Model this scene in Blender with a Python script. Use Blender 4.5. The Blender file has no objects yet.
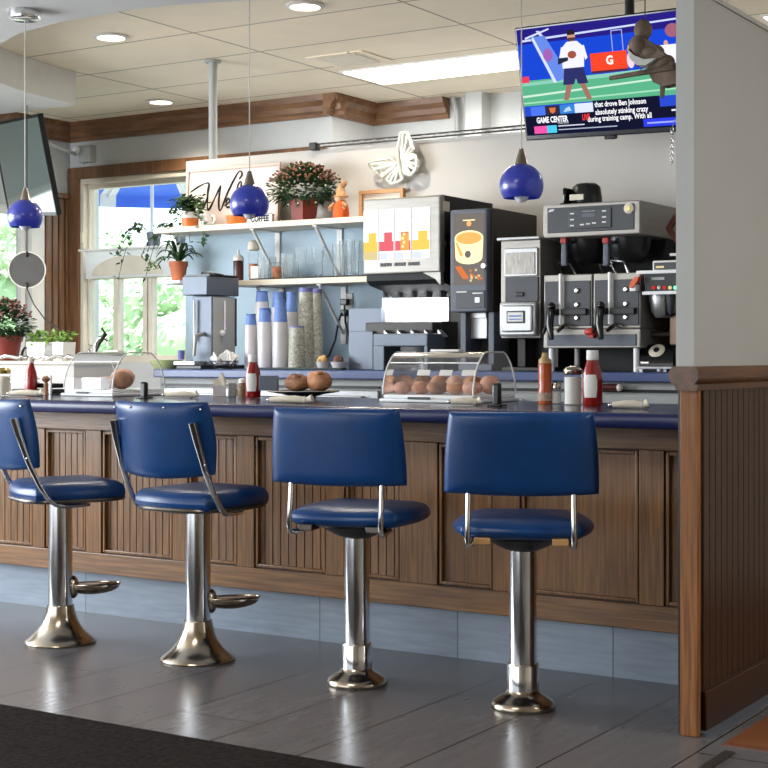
import bpy, bmesh, math, random
from mathutils import Vector, Matrix
R = random.Random(7)
SC = bpy.context.scene
COL = SC.collection
PI = math.pi

# ------------------------------------------------------------------ camera survey (metres)
FOC, HOR, CAMH = 1505.0, 355.0, 1.12
PSI = math.atan((1335 - 384) / FOC)
SN, CS = math.sin(PSI), math.cos(PSI)

def _d(u):
    l = (u - 384) / FOC
    return (-SN + l * CS, CS + l * SN)
def pX(u, Y):
    d = _d(u); return d[0] * Y / d[1]
def pZ(u, v, Y):
    d = _d(u); return CAMH + (HOR - v) / FOC * Y / d[1]
def pYx(u, X):
    d = _d(u); return d[1] * X / d[0]
def pF(u, v, z):
    d = _d(u); t = (z - CAMH) / ((HOR - v) / FOC); return (d[0] * t, d[1] * t)

# ------------------------------------------------------------------ materials
def lin(c):
    o = []
    for x in c[:3]:
        x /= 255.0
        o.append(x / 12.92 if x <= 0.04045 else ((x + 0.055) / 1.055) ** 2.4)
    return (*o, 1.0)

def M(name, col, rough=0.5, metal=0.0, spec=0.5, var=0.0, vscale=8.0, col2=None, stretch=(1, 1, 1), bump=0.0, bscale=40.0,
      coat=0.0, trans=0.0, ior=1.45, emit=None, estr=0.0, rvar=0.0, aniso=0.0, sheen=0.0):
    m = bpy.data.materials.new(name); m.use_nodes = True
    nt = m.node_tree; b = nt.nodes['Principled BSDF']
    b.inputs['Base Color'].default_value = lin(col)
    b.inputs['Roughness'].default_value = rough
    b.inputs['Metallic'].default_value = metal
    b.inputs['Specular IOR Level'].default_value = spec
    b.inputs['IOR'].default_value = ior
    b.inputs['Coat Weight'].default_value = coat
    b.inputs['Coat Roughness'].default_value = 0.08
    b.inputs['Transmission Weight'].default_value = trans
    b.inputs['Sheen Weight'].default_value = sheen
    if emit:
        b.inputs['Emission Color'].default_value = lin(emit); b.inputs['Emission Strength'].default_value = estr
    tc = mp = None
    if var or col2 or bump or rvar:
        tc = nt.nodes.new('ShaderNodeTexCoord'); mp = nt.nodes.new('ShaderNodeMapping')
        mp.inputs['Scale'].default_value = stretch
        nt.links.new(tc.outputs['Object'], mp.inputs['Vector'])
    if var or col2:
        n = nt.nodes.new('ShaderNodeTexNoise'); n.inputs['Scale'].default_value = vscale; n.inputs['Detail'].default_value = 6
        nt.links.new(mp.outputs['Vector'], n.inputs['Vector'])
        r = nt.nodes.new('ShaderNodeValToRGB')
        if col2 is None:
            col2 = [c * (1 - var) for c in col]
        r.color_ramp.elements[0].position = 0.35; r.color_ramp.elements[0].color = lin(col2)
        r.color_ramp.elements[1].position = 0.65; r.color_ramp.elements[1].color = lin(col)
        nt.links.new(n.outputs['Fac'], r.inputs['Fac']); nt.links.new(r.outputs['Color'], b.inputs['Base Color'])
        if rvar:
            mr = nt.nodes.new('ShaderNodeMapRange'); mr.inputs['To Min'].default_value = rough - rvar; mr.inputs['To Max'].default_value = rough + rvar
            nt.links.new(n.outputs['Fac'], mr.inputs['Value']); nt.links.new(mr.outputs['Result'], b.inputs['Roughness'])
    if bump:
        n2 = nt.nodes.new('ShaderNodeTexNoise'); n2.inputs['Scale'].default_value = bscale; n2.inputs['Detail'].default_value = 4
        nt.links.new(mp.outputs['Vector'], n2.inputs['Vector'])
        bp = nt.nodes.new('ShaderNodeBump'); bp.inputs['Strength'].default_value = bump; bp.inputs['Distance'].default_value = 0.01
        nt.links.new(n2.outputs['Fac'], bp.inputs['Height']); nt.links.new(bp.outputs['Normal'], b.inputs['Normal'])
    return m

def glow(name, col, s):
    m = bpy.data.materials.new(name); m.use_nodes = True
    nt = m.node_tree; nt.nodes.clear()
    e = nt.nodes.new('ShaderNodeEmission'); e.inputs['Color'].default_value = lin(col); e.inputs['Strength'].default_value = s
    o = nt.nodes.new('ShaderNodeOutputMaterial'); nt.links.new(e.outputs[0], o.inputs['Surface'])
    return m

def thin_glass(name, tint=(245, 250, 250), refl=0.12, rough=0.02, haze=0.0):
    m = bpy.data.materials.new(name); m.use_nodes = True
    nt = m.node_tree; nt.nodes.clear()
    t = nt.nodes.new('ShaderNodeBsdfTransparent'); t.inputs['Color'].default_value = lin(tint)
    g = nt.nodes.new('ShaderNodeBsdfGlossy'); g.inputs['Roughness'].default_value = rough
    lw = nt.nodes.new('ShaderNodeLayerWeight'); lw.inputs['Blend'].default_value = refl
    mx = nt.nodes.new('ShaderNodeMixShader')
    o = nt.nodes.new('ShaderNodeOutputMaterial')
    nt.links.new(lw.outputs['Fresnel'], mx.inputs['Fac'])
    nt.links.new(t.outputs[0], mx.inputs[1]); nt.links.new(g.outputs[0], mx.inputs[2]); out = mx.outputs[0]
    if haze:
        d = nt.nodes.new('ShaderNodeBsdfDiffuse'); d.inputs['Color'].default_value = lin((236, 240, 242))
        m2 = nt.nodes.new('ShaderNodeMixShader'); m2.inputs['Fac'].default_value = haze
        nt.links.new(out, m2.inputs[1]); nt.links.new(d.outputs[0], m2.inputs[2]); out = m2.outputs[0]
    nt.links.new(out, o.inputs['Surface'])
    return m

def grid_mat(name, col, line, ux, uy, offx, offy, gap, rough, var=0.08, stretch=(1, 1, 1), axes='XY', stagger=0.5, spec=0.5, rvar=0.05):
    """rectangular tiles: rows along the second axis, joints drawn by math nodes in object (= world) coordinates"""
    m = bpy.data.materials.new(name); m.use_nodes = True
    nt = m.node_tree; b = nt.nodes['Principled BSDF']; N = nt.nodes.new; L = nt.links.new
    b.inputs['Specular IOR Level'].default_value = spec
    tc = N('ShaderNodeTexCoord'); sp = N('ShaderNodeSeparateXYZ'); L(tc.outputs['Object'], sp.inputs[0])
    def mth(op, a, c=None):
        n = N('ShaderNodeMath'); n.operation = op
        for i, q in enumerate((a, c)):
            if q is None: continue
            if isinstance(q, (int, float)): n.inputs[i].default_value = q
            else: L(q, n.inputs[i])
        return n.outputs[0]
    a = mth('DIVIDE', mth('SUBTRACT', sp.outputs[axes[0]], offx), ux)
    fa = mth('FLOOR', a); ra = mth('SUBTRACT', a, fa)
    c = mth('ADD', mth('DIVIDE', mth('SUBTRACT', sp.outputs[axes[1]], offy), uy), mth('MULTIPLY', fa, stagger))
    fc = mth('FLOOR', c); rc = mth('SUBTRACT', c, fc)
    la = mth('LESS_THAN', ra, gap / ux); lc = mth('LESS_THAN', rc, gap / uy)
    ln_ = mth('MAXIMUM', la, lc)
    wn = N('ShaderNodeTexWhiteNoise'); wn.noise_dimensions = '2D'
    cb = N('ShaderNodeCombineXYZ'); L(fa, cb.inputs[0]); L(fc, cb.inputs[1]); L(cb.outputs[0], wn.inputs['Vector'])
    mp = N('ShaderNodeMapping'); mp.inputs['Scale'].default_value = stretch; L(tc.outputs['Object'], mp.inputs['Vector'])
    ns = N('ShaderNodeTexNoise'); ns.inputs['Scale'].default_value = 6; ns.inputs['Detail'].default_value = 8; L(mp.outputs[0], ns.inputs['Vector'])
    v = mth('ADD', mth('MULTIPLY', wn.outputs['Value'], 0.35), ns.outputs['Fac'])
    rp = N('ShaderNodeValToRGB'); L(v, rp.inputs['Fac'])
    rp.color_ramp.elements[0].position = 0.3; rp.color_ramp.elements[0].color = lin([x * (1 - var) for x in col])
    rp.color_ramp.elements[1].position = 1.0; rp.color_ramp.elements[1].color = lin([min(255, x * (1 + var)) for x in col])
    mx = N('ShaderNodeMix'); mx.data_type = 'RGBA'; L(ln_, mx.inputs['Factor']); L(rp.outputs['Color'], mx.inputs['A']); mx.inputs['B'].default_value = lin(line)
    L(mx.outputs['Result'], b.inputs['Base Color'])
    mr = N('ShaderNodeMapRange'); mr.inputs['To Min'].default_value = rough - rvar; mr.inputs['To Max'].default_value = rough + rvar
    L(ns.outputs['Fac'], mr.inputs['Value']); L(mr.outputs['Result'], b.inputs['Roughness'])
    bp = N('ShaderNodeBump'); bp.inputs['Strength'].default_value = 0.25; bp.inputs['Distance'].default_value = 0.002
    hh = mth('SUBTRACT', mth('MULTIPLY', ns.outputs['Fac'], 0.3), ln_); L(hh, bp.inputs['Height']); L(bp.outputs['Normal'], b.inputs['Normal'])
    return m

mt = {}
mt['wood'] = M('counter_wood', (138, 99, 60), 0.3, col2=(100, 69, 40), vscale=4, stretch=(26, 26, 1.1), bump=0.12, bscale=30, spec=0.5)
mt['wood_h'] = M('counter_wood_rail', (138, 99, 60), 0.3, col2=(100, 69, 40), vscale=4, stretch=(1.1, 26, 26), bump=0.12, bscale=30, spec=0.5)
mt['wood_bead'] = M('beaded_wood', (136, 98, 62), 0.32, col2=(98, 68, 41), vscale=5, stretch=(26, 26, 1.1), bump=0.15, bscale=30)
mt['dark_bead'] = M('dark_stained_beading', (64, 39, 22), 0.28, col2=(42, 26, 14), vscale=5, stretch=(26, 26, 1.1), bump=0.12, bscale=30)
mt['groove'] = M('dark_groove_stain', (44, 30, 22), 0.5, var=0.1)
mt['post'] = M('oak_post', (150, 98, 50), 0.45, col2=(112, 70, 34), vscale=4, stretch=(26, 26, 1.1), bump=0.15, bscale=30)
mt['cap'] = M('oak_cap', (104, 68, 40), 0.25, col2=(74, 46, 27), vscale=4, stretch=(9, 0.7, 9), bump=0.1, bscale=30)
mt['trimwood'] = M('oak_trim', (142, 104, 72), 0.35, col2=(112, 78, 52), vscale=4, stretch=(1.2, 6, 6), bump=0.1)
mt['trimwood_v'] = M('oak_casing', (128, 92, 64), 0.35, col2=(100, 70, 46), vscale=4, stretch=(8, 8, 0.8), bump=0.1)
mt['navy'] = M('navy_laminate', (34, 38, 66), 0.16, var=0.1, vscale=30, spec=0.6)
mt['navy_edge'] = M('navy_edge_band', (32, 39, 84), 0.26, var=0.06, vscale=20)
mt['bluetop'] = M('blue_laminate', (72, 88, 134), 0.28, var=0.05, vscale=20)
mt['vinyl'] = M('royal_blue_vinyl', (4, 60, 118), 0.33, col2=(3, 51, 103), vscale=6, bump=0.05, bscale=180, spec=0.55)
mt['vinyl_piping'] = M('blue_piping', (24, 60, 116), 0.3, var=0.05)
mt['chrome'] = M('chrome', (222, 222, 222), 0.14, 1.0, var=0.05, vscale=9, rvar=0.04)
mt['chrome_worn'] = M('worn_chrome', (188, 180, 168), 0.2, 1.0, col2=(160, 148, 130), vscale=14, rvar=0.08)
mt['steel'] = M('brushed_steel', (164, 160, 153), 0.45, 0.55, var=0.06, vscale=6, stretch=(1, 1, 14), rvar=0.05)
mt['steel_h'] = M('steel_sheet', (176, 177, 178), 0.38, 0.7, var=0.05, vscale=5, stretch=(14, 1, 1), rvar=0.05)
mt['steel_grey'] = M('blue_grey_steel', (104, 112, 124), 0.45, 0.3, var=0.05, vscale=5)
mt['rim'] = M('dark_rim_metal', (96, 90, 84), 0.3, 0.8, var=.08)
mt['black'] = M('black_plastic', (24, 24, 26), 0.35, var=0.15)
mt['black_gloss'] = M('black_gloss', (14, 14, 16), 0.12, var=0.1)
mt['black_matte'] = M('black_matte', (26, 26, 28), 0.6, var=0.15)
mt['darkgrey'] = M('charcoal_panel', (66, 69, 74), 0.42, var=0.05)
mt['midgrey'] = M('grey_panel', (92, 98, 110), 0.42, var=0.05)
mt['brown_grey'] = M('dark_taupe_metal', (58, 54, 51), 0.45, 0.2, var=0.06)
mt['white'] = M('white_paint', (232, 230, 226), 0.5, var=0.03)
mt['white_gloss'] = M('white_plastic', (236, 238, 240), 0.25, var=0.02)
mt['cream'] = M('cream_paint', (222, 212, 194), 0.5, var=0.04)
mt['wallw'] = M('warm_white_wall', (200, 196, 190), 0.7, var=0.02, vscale=3, bump=0.03, bscale=120)
mt['wallgrey'] = M('pale_grey_wall', (204, 207, 208), 0.7, var=0.02, vscale=3, bump=0.03, bscale=120)
mt['partition'] = M('partition_paint', (176, 179, 178), 0.6, var=0.02, vscale=3, bump=0.03, bscale=120)
mt['backsplash'] = M('pale_blue_wall', (166, 188, 201), 0.55, var=0.03, vscale=3)
mt['ceil'] = grid_mat('ceiling_tiles', (244, 230, 206), (150, 134, 116), 1.36, 0.61, -8.06, 5.85, 0.014, 0.6, 0.02, stagger=0.0)
mt['soffit'] = M('soffit_paint', (216, 214, 210), 0.55, var=0.02)
mt['floor'] = grid_mat('grey_plank_tile', (92, 91, 94), (30, 28, 28), 0.31, 2.6, -3.075 - 0.31 * 20, -3.1, 0.007, 0.25, 0.07, stretch=(5, 0.8, 1), stagger=0.37, rvar=0.04)
mt['kick'] = grid_mat('grey_kick_tile', (128, 140, 154), (92, 100, 110), 0.62, 5.0, pX(457, 4.85) + 4 - 0.62 * 10, -1.0, 0.006, 0.33, 0.12, stretch=(1, 1, 9), axes='XZ', stagger=0.0)
mt['orange_floor'] = grid_mat('terracotta_tile', (116, 70, 42), (88, 54, 38), 0.31, 0.31, 0, 0, 0.008, 0.4, 0.12)
mt['mat'] = M('charcoal_carpet', (47, 40, 37), 0.95, col2=(27, 24, 23), vscale=60, bump=1.0, bscale=220, spec=0.1)
mt['lampblue'] = M('cobalt_glass', (50, 62, 160), 0.3, col2=(38, 48, 134), vscale=14, coat=0.5, emit=(40, 50, 170), estr=0.12)
mt['terracotta'] = M('terracotta', (190, 108, 72), 0.7, var=0.1, vscale=14)
mt['redpot'] = M('brick_red_pot', (142, 60, 48), 0.55, var=0.08)
mt['orangepot'] = M('orange_glaze', (212, 118, 46), 0.45, var=0.08)
mt['leaf'] = M('leaf_green', (72, 108, 54), 0.7, col2=(34, 62, 32), vscale=9)
mt['leaf_dark'] = M('deep_green_leaf', (62, 96, 56), 0.75, col2=(34, 60, 34), vscale=10)
mt['leaf_lime'] = M('lime_leaf', (150, 186, 84), 0.5, col2=(108, 150, 60), vscale=10)
mt['flower'] = M('dusty_flower', (150, 104, 78), 0.7, col2=(112, 66, 52), vscale=20)
mt['bud'] = M('cream_bud', (234, 226, 204), 0.6, var=0.05)
mt['pinkflower'] = M('faded_pink_flower', (176, 132, 124), 0.7, col2=(134, 96, 90), vscale=20)
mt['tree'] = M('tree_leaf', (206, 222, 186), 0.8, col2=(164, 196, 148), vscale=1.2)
mt['bark'] = M('bark', (96, 78, 62), 0.9, var=0.3)
mt['ketchup'] = M('ketchup_red', (150, 22, 18), 0.15, var=0.1, coat=0.5)
mt['syrup'] = M('amber_syrup', (196, 96, 40), 0.2, col2=(168, 66, 26), vscale=9, coat=0.5)
mt['brownsyrup'] = M('chocolate_sauce', (70, 40, 36), 0.25, var=0.1)
mt['bread'] = M('golden_bread', (206, 152, 112), 0.6, col2=(170, 112, 78), vscale=22, bump=0.4, bscale=40)
mt['bread_dark'] = M('brown_crust', (170, 122, 88), 0.65, col2=(122, 80, 56), vscale=20, bump=0.5, bscale=40)
mt['bread_pink'] = M('pinkish_pastry', (224, 178, 156), 0.6, col2=(186, 132, 110), vscale=24, bump=0.3, bscale=40)
mt['napkin'] = M('napkin_paper', (226, 216, 198), 0.8, var=0.05, vscale=40)
mt['cupblue'] = M('blue_paper_cup', (104, 134, 194), 0.5, var=0.06)
mt['cupwhite'] = M('white_plastic_sleeve', (206, 202, 204), 0.3, var=0.04)
mt['cupmottled'] = M('mottled_cup', (188, 188, 180), 0.4, col2=(140, 138, 118), vscale=90)
mt['cuppurple'] = M('periwinkle_cup', (112, 116, 176), 0.5, var=0.05)
mt['glass'] = thin_glass('clear_glass', (254, 255, 255), 0.07, 0.06, 0.07)
mt['acrylic'] = thin_glass('acrylic_dome', (250, 249, 248), 0.16, 0.07, 0.05)
mt['pane'] = thin_glass('window_pane', (242, 248, 246), 0.06)
mt['acrylic_rim'] = M('acrylic_edge', (228, 228, 224), 0.35, var=0.02)
mt['salt'] = M('white_sugar', (228, 226, 220), 0.7, var=0.04)
mt['pepper'] = M('spice', (150, 120, 90), 0.7, var=0.3, vscale=60)
mt['tancap'] = M('tan_cap', (186, 156, 108), 0.4, var=.05)
mt['brass'] = M('brass', (206, 176, 104), 0.25, 1.0, var=0.05)
mt['red'] = M('red_plastic', (186, 48, 40), 0.35, var=0.05)
mt['darkred'] = M('oxblood_handle', (84, 30, 30), 0.35, var=0.05)
mt['orange'] = M('orange_plastic', (226, 98, 52), 0.4, var=0.05)
mt['orange_fabric'] = M('orange_cloth', (222, 98, 42), 0.8, var=0.1)
mt['straw'] = M('straw', (206, 158, 112), 0.85, var=0.2, vscale=40)
mt['skin'] = M('plain_cloth_face', (232, 196, 158), 0.8, var=0.03)
mt['framewood'] = M('light_frame_wood', (196, 146, 96), 0.5, var=0.12, vscale=20)
mt['signface'] = M('blush_board', (226, 212, 204), 0.7, var=0.03)
mt['ink'] = M('black_ink', (22, 22, 22), 0.6, var=0.1)
mt['silver'] = M('silver_relief', (226, 226, 214), 0.38, 0.35, var=0.06)
mt['dial'] = M('ivory_dial', (222, 214, 190), 0.4, var=0.04)
mt['umb_blue'] = M('umbrella_blue', (84, 126, 236), 0.7, var=0.06)
mt['ground'] = M('pale_paving', (196, 192, 180), 0.9, var=0.1, vscale=1)
mt['cord'] = M('cord', (30, 30, 34), 0.5, var=0.1)
mt['cable'] = M('pale_wire', (196, 192, 184), 0.4, var=0.05)
mt['screenoff'] = M('tv_glass_painted_reflection', (92, 108, 104), 0.12, var=0.08, vscale=1.5, spec=0.8, coat=0.8)  # screen base lightened to stand in for the reflection of a bright room
mt['discgrey'] = M('disc_back', (98, 98, 98), 0.6, var=0.06)
mt['tan'] = M('raw_wood_block', (204, 158, 104), 0.6, var=0.1)
mt['feather'] = M('carved_brown_wood', (116, 98, 82), 0.7, col2=(74, 60, 50), vscale=14)
mt['feather_pale'] = M('carved_pale_wood', (190, 190, 184), 0.7, var=0.06)
mt['pouch'] = M('granola', (200, 120, 60), 0.7, col2=(150, 70, 40), vscale=40)
mt['greenbowl'] = M('pale_green_bowl', (190, 204, 140), 0.35, var=0.05)
g_white = glow('panel_white', (250, 250, 255), 1.25)
g_troff = glow('troffer_diffuser', (255, 250, 240), 7.0)
g_down = glow('downlight_lens', (255, 240, 216), 9.0)
g_yel = glow('drink_yellow', (250, 198, 96), 0.95)
g_pink = glow('drink_pink', (226, 106, 116), 0.9)
g_amb = glow('drink_amber', (240, 170, 90), 0.9)
g_pale = glow('panel_shadow_print', (206, 214, 226), 1.0)
g_tea = glow('drink_khaki', (206, 190, 140), 1.0)
g_cup = glow('cup_cream', (255, 232, 176), 1.15)
g_cof = glow('coffee_orange', (246, 170, 96), 1.05)
g_cin = glow('cinnamon', (214, 120, 66), 0.9)
g_pan = glow('backlit_grey', (132, 124, 118), 0.7)
g_green = glow('green_lamp', (90, 255, 160), 2.5)
g_redl = glow('red_lamp', (220, 50, 44), 0.7)
g_btn = glow('lit_button', (235, 242, 255), 1.2)

# ------------------------------------------------------------------ mesh builder
class MB:
    def __init__(s): s.v = []; s.f = []; s.m = []; s.s = []
    def add(s, vs, fs, mi=0, smooth=False):
        o = len(s.v); s.v += [Vector(v) for v in vs]
        for f in fs: s.f.append([i + o for i in f]); s.m.append(mi); s.s.append(smooth)
        return o
    def box(s, x0, x1, y0, y1, z0, z1, b=0.0, mi=0, seg=2):
        if x1 < x0: x0, x1 = x1, x0
        if y1 < y0: y0, y1 = y1, y0
        if z1 < z0: z0, z1 = z1, z0
        if b <= 0:
            s.add([(x0, y0, z0), (x1, y0, z0), (x1, y1, z0), (x0, y1, z0), (x0, y0, z1), (x1, y0, z1), (x1, y1, z1), (x0, y1, z1)],
                  [(0, 3, 2, 1), (4, 5, 6, 7), (0, 1, 5, 4), (1, 2, 6, 5), (2, 3, 7, 6), (3, 0, 4, 7)], mi)
        else:
            bm = bmesh.new(); bmesh.ops.create_cube(bm, size=1)
            for v in bm.verts:
                v.co = Vector(((x0 + x1) / 2 + v.co.x * (x1 - x0), (y0 + y1) / 2 + v.co.y * (y1 - y0), (z0 + z1) / 2 + v.co.z * (z1 - z0)))
            b = min(b, 0.49 * min(x1 - x0, y1 - y0, z1 - z0))
            bmesh.ops.bevel(bm, geom=bm.edges[:], offset=b, segments=seg, profile=0.5, affect='EDGES')
            bm.verts.index_update()
            bm.normal_update()
            s.add([v.co.copy() for v in bm.verts], [[v.index for v in f.verts] for f in bm.faces], mi, True)
            for i, f in enumerate(bm.faces):
                if max(abs(c) for c in f.normal) > 0.999: s.s[len(s.s) - len(bm.faces) + i] = False
            bm.free()
        return s
    def lathe(s, prof, c=(0, 0, 0), n=28, mi=0, smooth=True, axis=None, a0=0.0, a1=2 * PI, ex=1.0, ey=1.0, cap=True):
        """prof: list of (r, h); revolved about +Z at c, or about the direction 'axis'"""
        full = abs(a1 - a0 - 2 * PI) < 1e-6
        k = n if full else n + 1
        rot = Vector((0, 0, 1)).rotation_difference(Vector(axis).normalized()).to_matrix() if axis else None
        vs = []
        for r, h in prof:
            for i in range(k):
                a = a0 + (a1 - a0) * i / n
                p = Vector((r * math.cos(a) * ex, r * math.sin(a) * ey, h))
                if rot: p = rot @ p
                vs.append(p + Vector(c))
        fs = []
        for j in range(len(prof) - 1):
            for i in range(n):
                i2 = (i + 1) % k if full else i + 1
                fs.append((j * k + i, j * k + i2, (j + 1) * k + i2, (j + 1) * k + i))
        if full and cap:
            if prof[0][0] > 1e-5: fs.append(tuple(range(k))[::-1])
            if prof[-1][0] > 1e-5: fs.append(tuple(range((len(prof) - 1) * k, len(prof) * k)))
        s.add(vs, fs, mi, smooth); return s
    def tube(s, pts, r, n=8, mi=0, flat=1.0, closed=False):
        pts = [Vector(p) for p in pts]; m = len(pts)
        rs = r if isinstance(r, (list, tuple)) else [r] * m
        up = None; vs = []
        for i, p in enumerate(pts):
            if closed: t = (pts[(i + 1) % m] - pts[i - 1])
            else: t = (pts[min(i + 1, m - 1)] - pts[max(i - 1, 0)])
            t = t.normalized() if t.length > 1e-9 else Vector((0, 0, 1))
            if up is None: up = t.orthogonal().normalized() if abs(t.z) > 0.95 else (Vector((0, 0, 1)) - t * t.z).normalized()
            else:
                up = up - t * up.dot(t); up = up.normalized() if up.length > 1e-6 else t.orthogonal().normalized()
            q = t.cross(up)
            for k in range(n):
                a = 2 * PI * k / n
                vs.append(p + up * math.cos(a) * rs[i] + q * math.sin(a) * rs[i] * flat)
        fs = []
        for i in range(m if closed else m - 1):
            i2 = (i + 1) % m
            for k in range(n): fs.append((i * n + k, i * n + (k + 1) % n, i2 * n + (k + 1) % n, i2 * n + k))
        if not closed: fs += [tuple(range(n))[::-1], tuple(range((m - 1) * n, m * n))]
        s.add(vs, fs, mi, True); return s
    def ball(s, c, rx, ry=None, rz=None, n=16, mi=0, jit=0.0, rnd=None):
        ry = rx if ry is None else ry; rz = rx if rz is None else rz
        rings = max(6, n // 2 + 1); vs = []; fs = []
        for j in range(rings + 1):
            th = PI * j / rings
            for i in range(n):
                a = 2 * PI * i / n; k = 1 + (rnd.uniform(-jit, jit) if rnd and 0 < j < rings else 0)
                vs.append((c[0] + rx * k * math.sin(th) * math.cos(a), c[1] + ry * k * math.sin(th) * math.sin(a), c[2] + rz * k * math.cos(th)))
        for j in range(rings):
            for i in range(n): fs.append((j * n + i, (j + 1) * n + i, (j + 1) * n + (i + 1) % n, j * n + (i + 1) % n))
        s.add(vs, fs, mi, True); return s
    def prism(s, poly, d0, d1, plane='XY', mi=0, smooth=False):
        """poly in a plane, extruded along the third axis from d0 to d1"""
        def mk(a, b, d):
            return {'XY': (a, b, d), 'XZ': (a, d, b), 'YZ': (d, a, b)}[plane]
        n = len(poly)
        vs = [mk(a, b, d0) for a, b in poly] + [mk(a, b, d1) for a, b in poly]
        fs = [tuple(range(n))[::-1], tuple(range(n, 2 * n))] + [(i, (i + 1) % n, n + (i + 1) % n, n + i) for i in range(n)]
        s.add(vs, fs, mi, smooth); return s
    def pad(s, w, d, h, c=(0, 0, 0), ns=18, corner=0.55, crown=0.0, p=7, axis='Z', bend=0.0, taper=0.0, mi=0):
        """a cushion: rounded-rectangle outline w x d, thickness h with rolled edges"""
        vs = []; fs = []; N = ns
        def sq(u, v):
            k = corner
            x = u * math.sqrt(max(0, 1 - k * v * v / 2)); y = v * math.sqrt(max(0, 1 - k * u * u / 2)); return x, y
        for side in (1, -1):
            for j in range(N + 1):
                for i in range(N + 1):
                    u = math.sin((i / N - 0.5) * PI); v = math.sin((j / N - 0.5) * PI)
                    x, y = sq(u, v); e = max(abs(u), abs(v))
                    t = h / 2 * max(0.0, 1 - e ** p) ** 0.5
                    z = side * t + (crown * (1 - e * e) if side > 0 else 0)
                    X = x * w / 2 * (1 - taper * y); Y = y * d / 2
                    if axis == 'Z': P = (X, Y, z)
                    else: P = (X, z + bend * (X / (w / 2)) ** 2, Y)
                    vs.append(Vector(P) + Vector(c))
        K = (N + 1) * (N + 1)
        for sd in range(2):
            for j in range(N):
                for i in range(N):
                    a = sd * K + j * (N + 1) + i; q = (a, a + 1, a + N + 2, a + N + 1)
                    fs.append(q if sd == 0 else q[::-1])
        s.add(vs, fs, mi, True); return s
    def leaf(s, p, dirv, L, W, mi=0, droop=0.2):
        d = Vector(dirv).normalized(); sd = d.cross(Vector((R.uniform(-.3, .3), R.uniform(-.3, .3), 1))); sd = sd.normalized() if sd.length > 1e-5 else Vector((1, 0, 0))
        nrm = sd.cross(d); p = Vector(p)
        a = p; b = p + d * L * .5 + sd * W / 2 - nrm * W * .15; c = p + d * L - Vector((0, 0, droop * L)); e = p + d * L * .5 - sd * W / 2 - nrm * W * .15; mid = p + d * L * .5
        s.add([a, b, c, e, mid], [(0, 1, 4), (1, 2, 4), (2, 3, 4), (3, 0, 4)], mi, False)
    def text(s, body, size, origin, ex, ey, mi=0, shear=0.0, extrude=0.0004, align='LEFT', bold=0.0, sx=1.0):
        cu = bpy.data.curves.new('t', 'FONT'); cu.body = body; cu.size = size; cu.shear = shear; cu.extrude = extrude; cu.align_x = align; cu.offset = bold; cu.resolution_u = 2
        o = bpy.data.objects.new('t', cu); COL.objects.link(o)
        dg = bpy.context.evaluated_depsgraph_get(); me = bpy.data.meshes.new_from_object(o.evaluated_get(dg))
        ex = Vector(ex).normalized() * sx; ey = Vector(ey).normalized(); ez = ex.normalized().cross(ey)
        s.add([Vector(origin) + ex * v.co.x + ey * v.co.y + ez * v.co.z for v in me.vertices], [list(p.vertices) for p in me.polygons], mi)
        bpy.data.objects.remove(o); bpy.data.curves.remove(cu); bpy.data.meshes.remove(me); return s
    def xf(s, Mx):
        s.v = [Mx @ v for v in s.v]; return s
    def mesh(s, name, mats, off=None):
        me = bpy.data.meshes.new(name)
        me.from_pydata([tuple(v - off) if off else tuple(v) for v in s.v], [], s.f)
        for m in (mats if isinstance(mats, (list, tuple)) else [mats]): me.materials.append(m)
        me.polygons.foreach_set('material_index', s.m); me.update()
        if any(s.s): me.set_sharp_from_angle(angle=math.radians(42))
        me.polygons.foreach_set('use_smooth', s.s); me.update()
        return me

def thing(name, label, cat, loc=(0, 0, 0), rz=0.0, group=None):
    o = bpy.data.objects.new(name, None); COL.objects.link(o); o.empty_display_size = 0.05
    o.location = loc; o.rotation_euler = (0, 0, rz); o['label'] = label; o['category'] = cat
    if group: o['group'] = group
    return o
def part(name, mb, mats, parent, world=False, label=None):
    """world=True: the builder holds world coordinates and the parent is an unrotated empty"""
    off = None
    if world:
        off = Vector((0, 0, 0)); p = parent
        while p: off += p.location; p = p.parent
    o = bpy.data.objects.new(name, mb.mesh(name, mats, off)); COL.objects.link(o); o.parent = parent
    if label: o['label'] = label
    return o
def single(name, mb, mats, label, cat, loc=None, group=None, rz=0.0):
    if loc is None:   # world coordinates: put the origin at the base
        xs = [v.x for v in mb.v]; ys = [v.y for v in mb.v]; zs = [v.z for v in mb.v]
        off = Vector(((min(xs) + max(xs)) / 2, (min(ys) + max(ys)) / 2, min(zs)))
        o = bpy.data.objects.new(name, mb.mesh(name, mats, off)); o.location = off
    else:
        o = bpy.data.objects.new(name, mb.mesh(name, mats)); o.location = loc; o.rotation_euler = (0, 0, rz)
    COL.objects.link(o); o['label'] = label; o['category'] = cat
    if group: o['group'] = group
    return o
def struct(name, mb, mats):
    o = bpy.data.objects.new(name, mb.mesh(name, mats)); COL.objects.link(o); o['kind'] = 'structure'; return o
def copy_tree(o, parent=None):
    c = o.copy(); COL.objects.link(c); c.parent = parent
    for ch in list(o.children): copy_tree(ch, c)
    return c
def arc(cx, cy, r, a0, a1, n):
    return [(cx + r * math.cos(math.radians(a0 + (a1 - a0) * i / n)), cy + r * math.sin(math.radians(a0 + (a1 - a0) * i / n))) for i in range(n + 1)]

CT = 0.93        # lunch counter top
BB = 1.042       # back counter top
YE = 4.58        # counter front edge
YB = 6.30        # back counter front edge
YW = 7.00        # shelf wall face
YV = 8.55        # window wall face
CEIL = 2.90
XL = -8.278      # left wall face
XP0, XP1 = -1.645, -1.585   # partition

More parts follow.
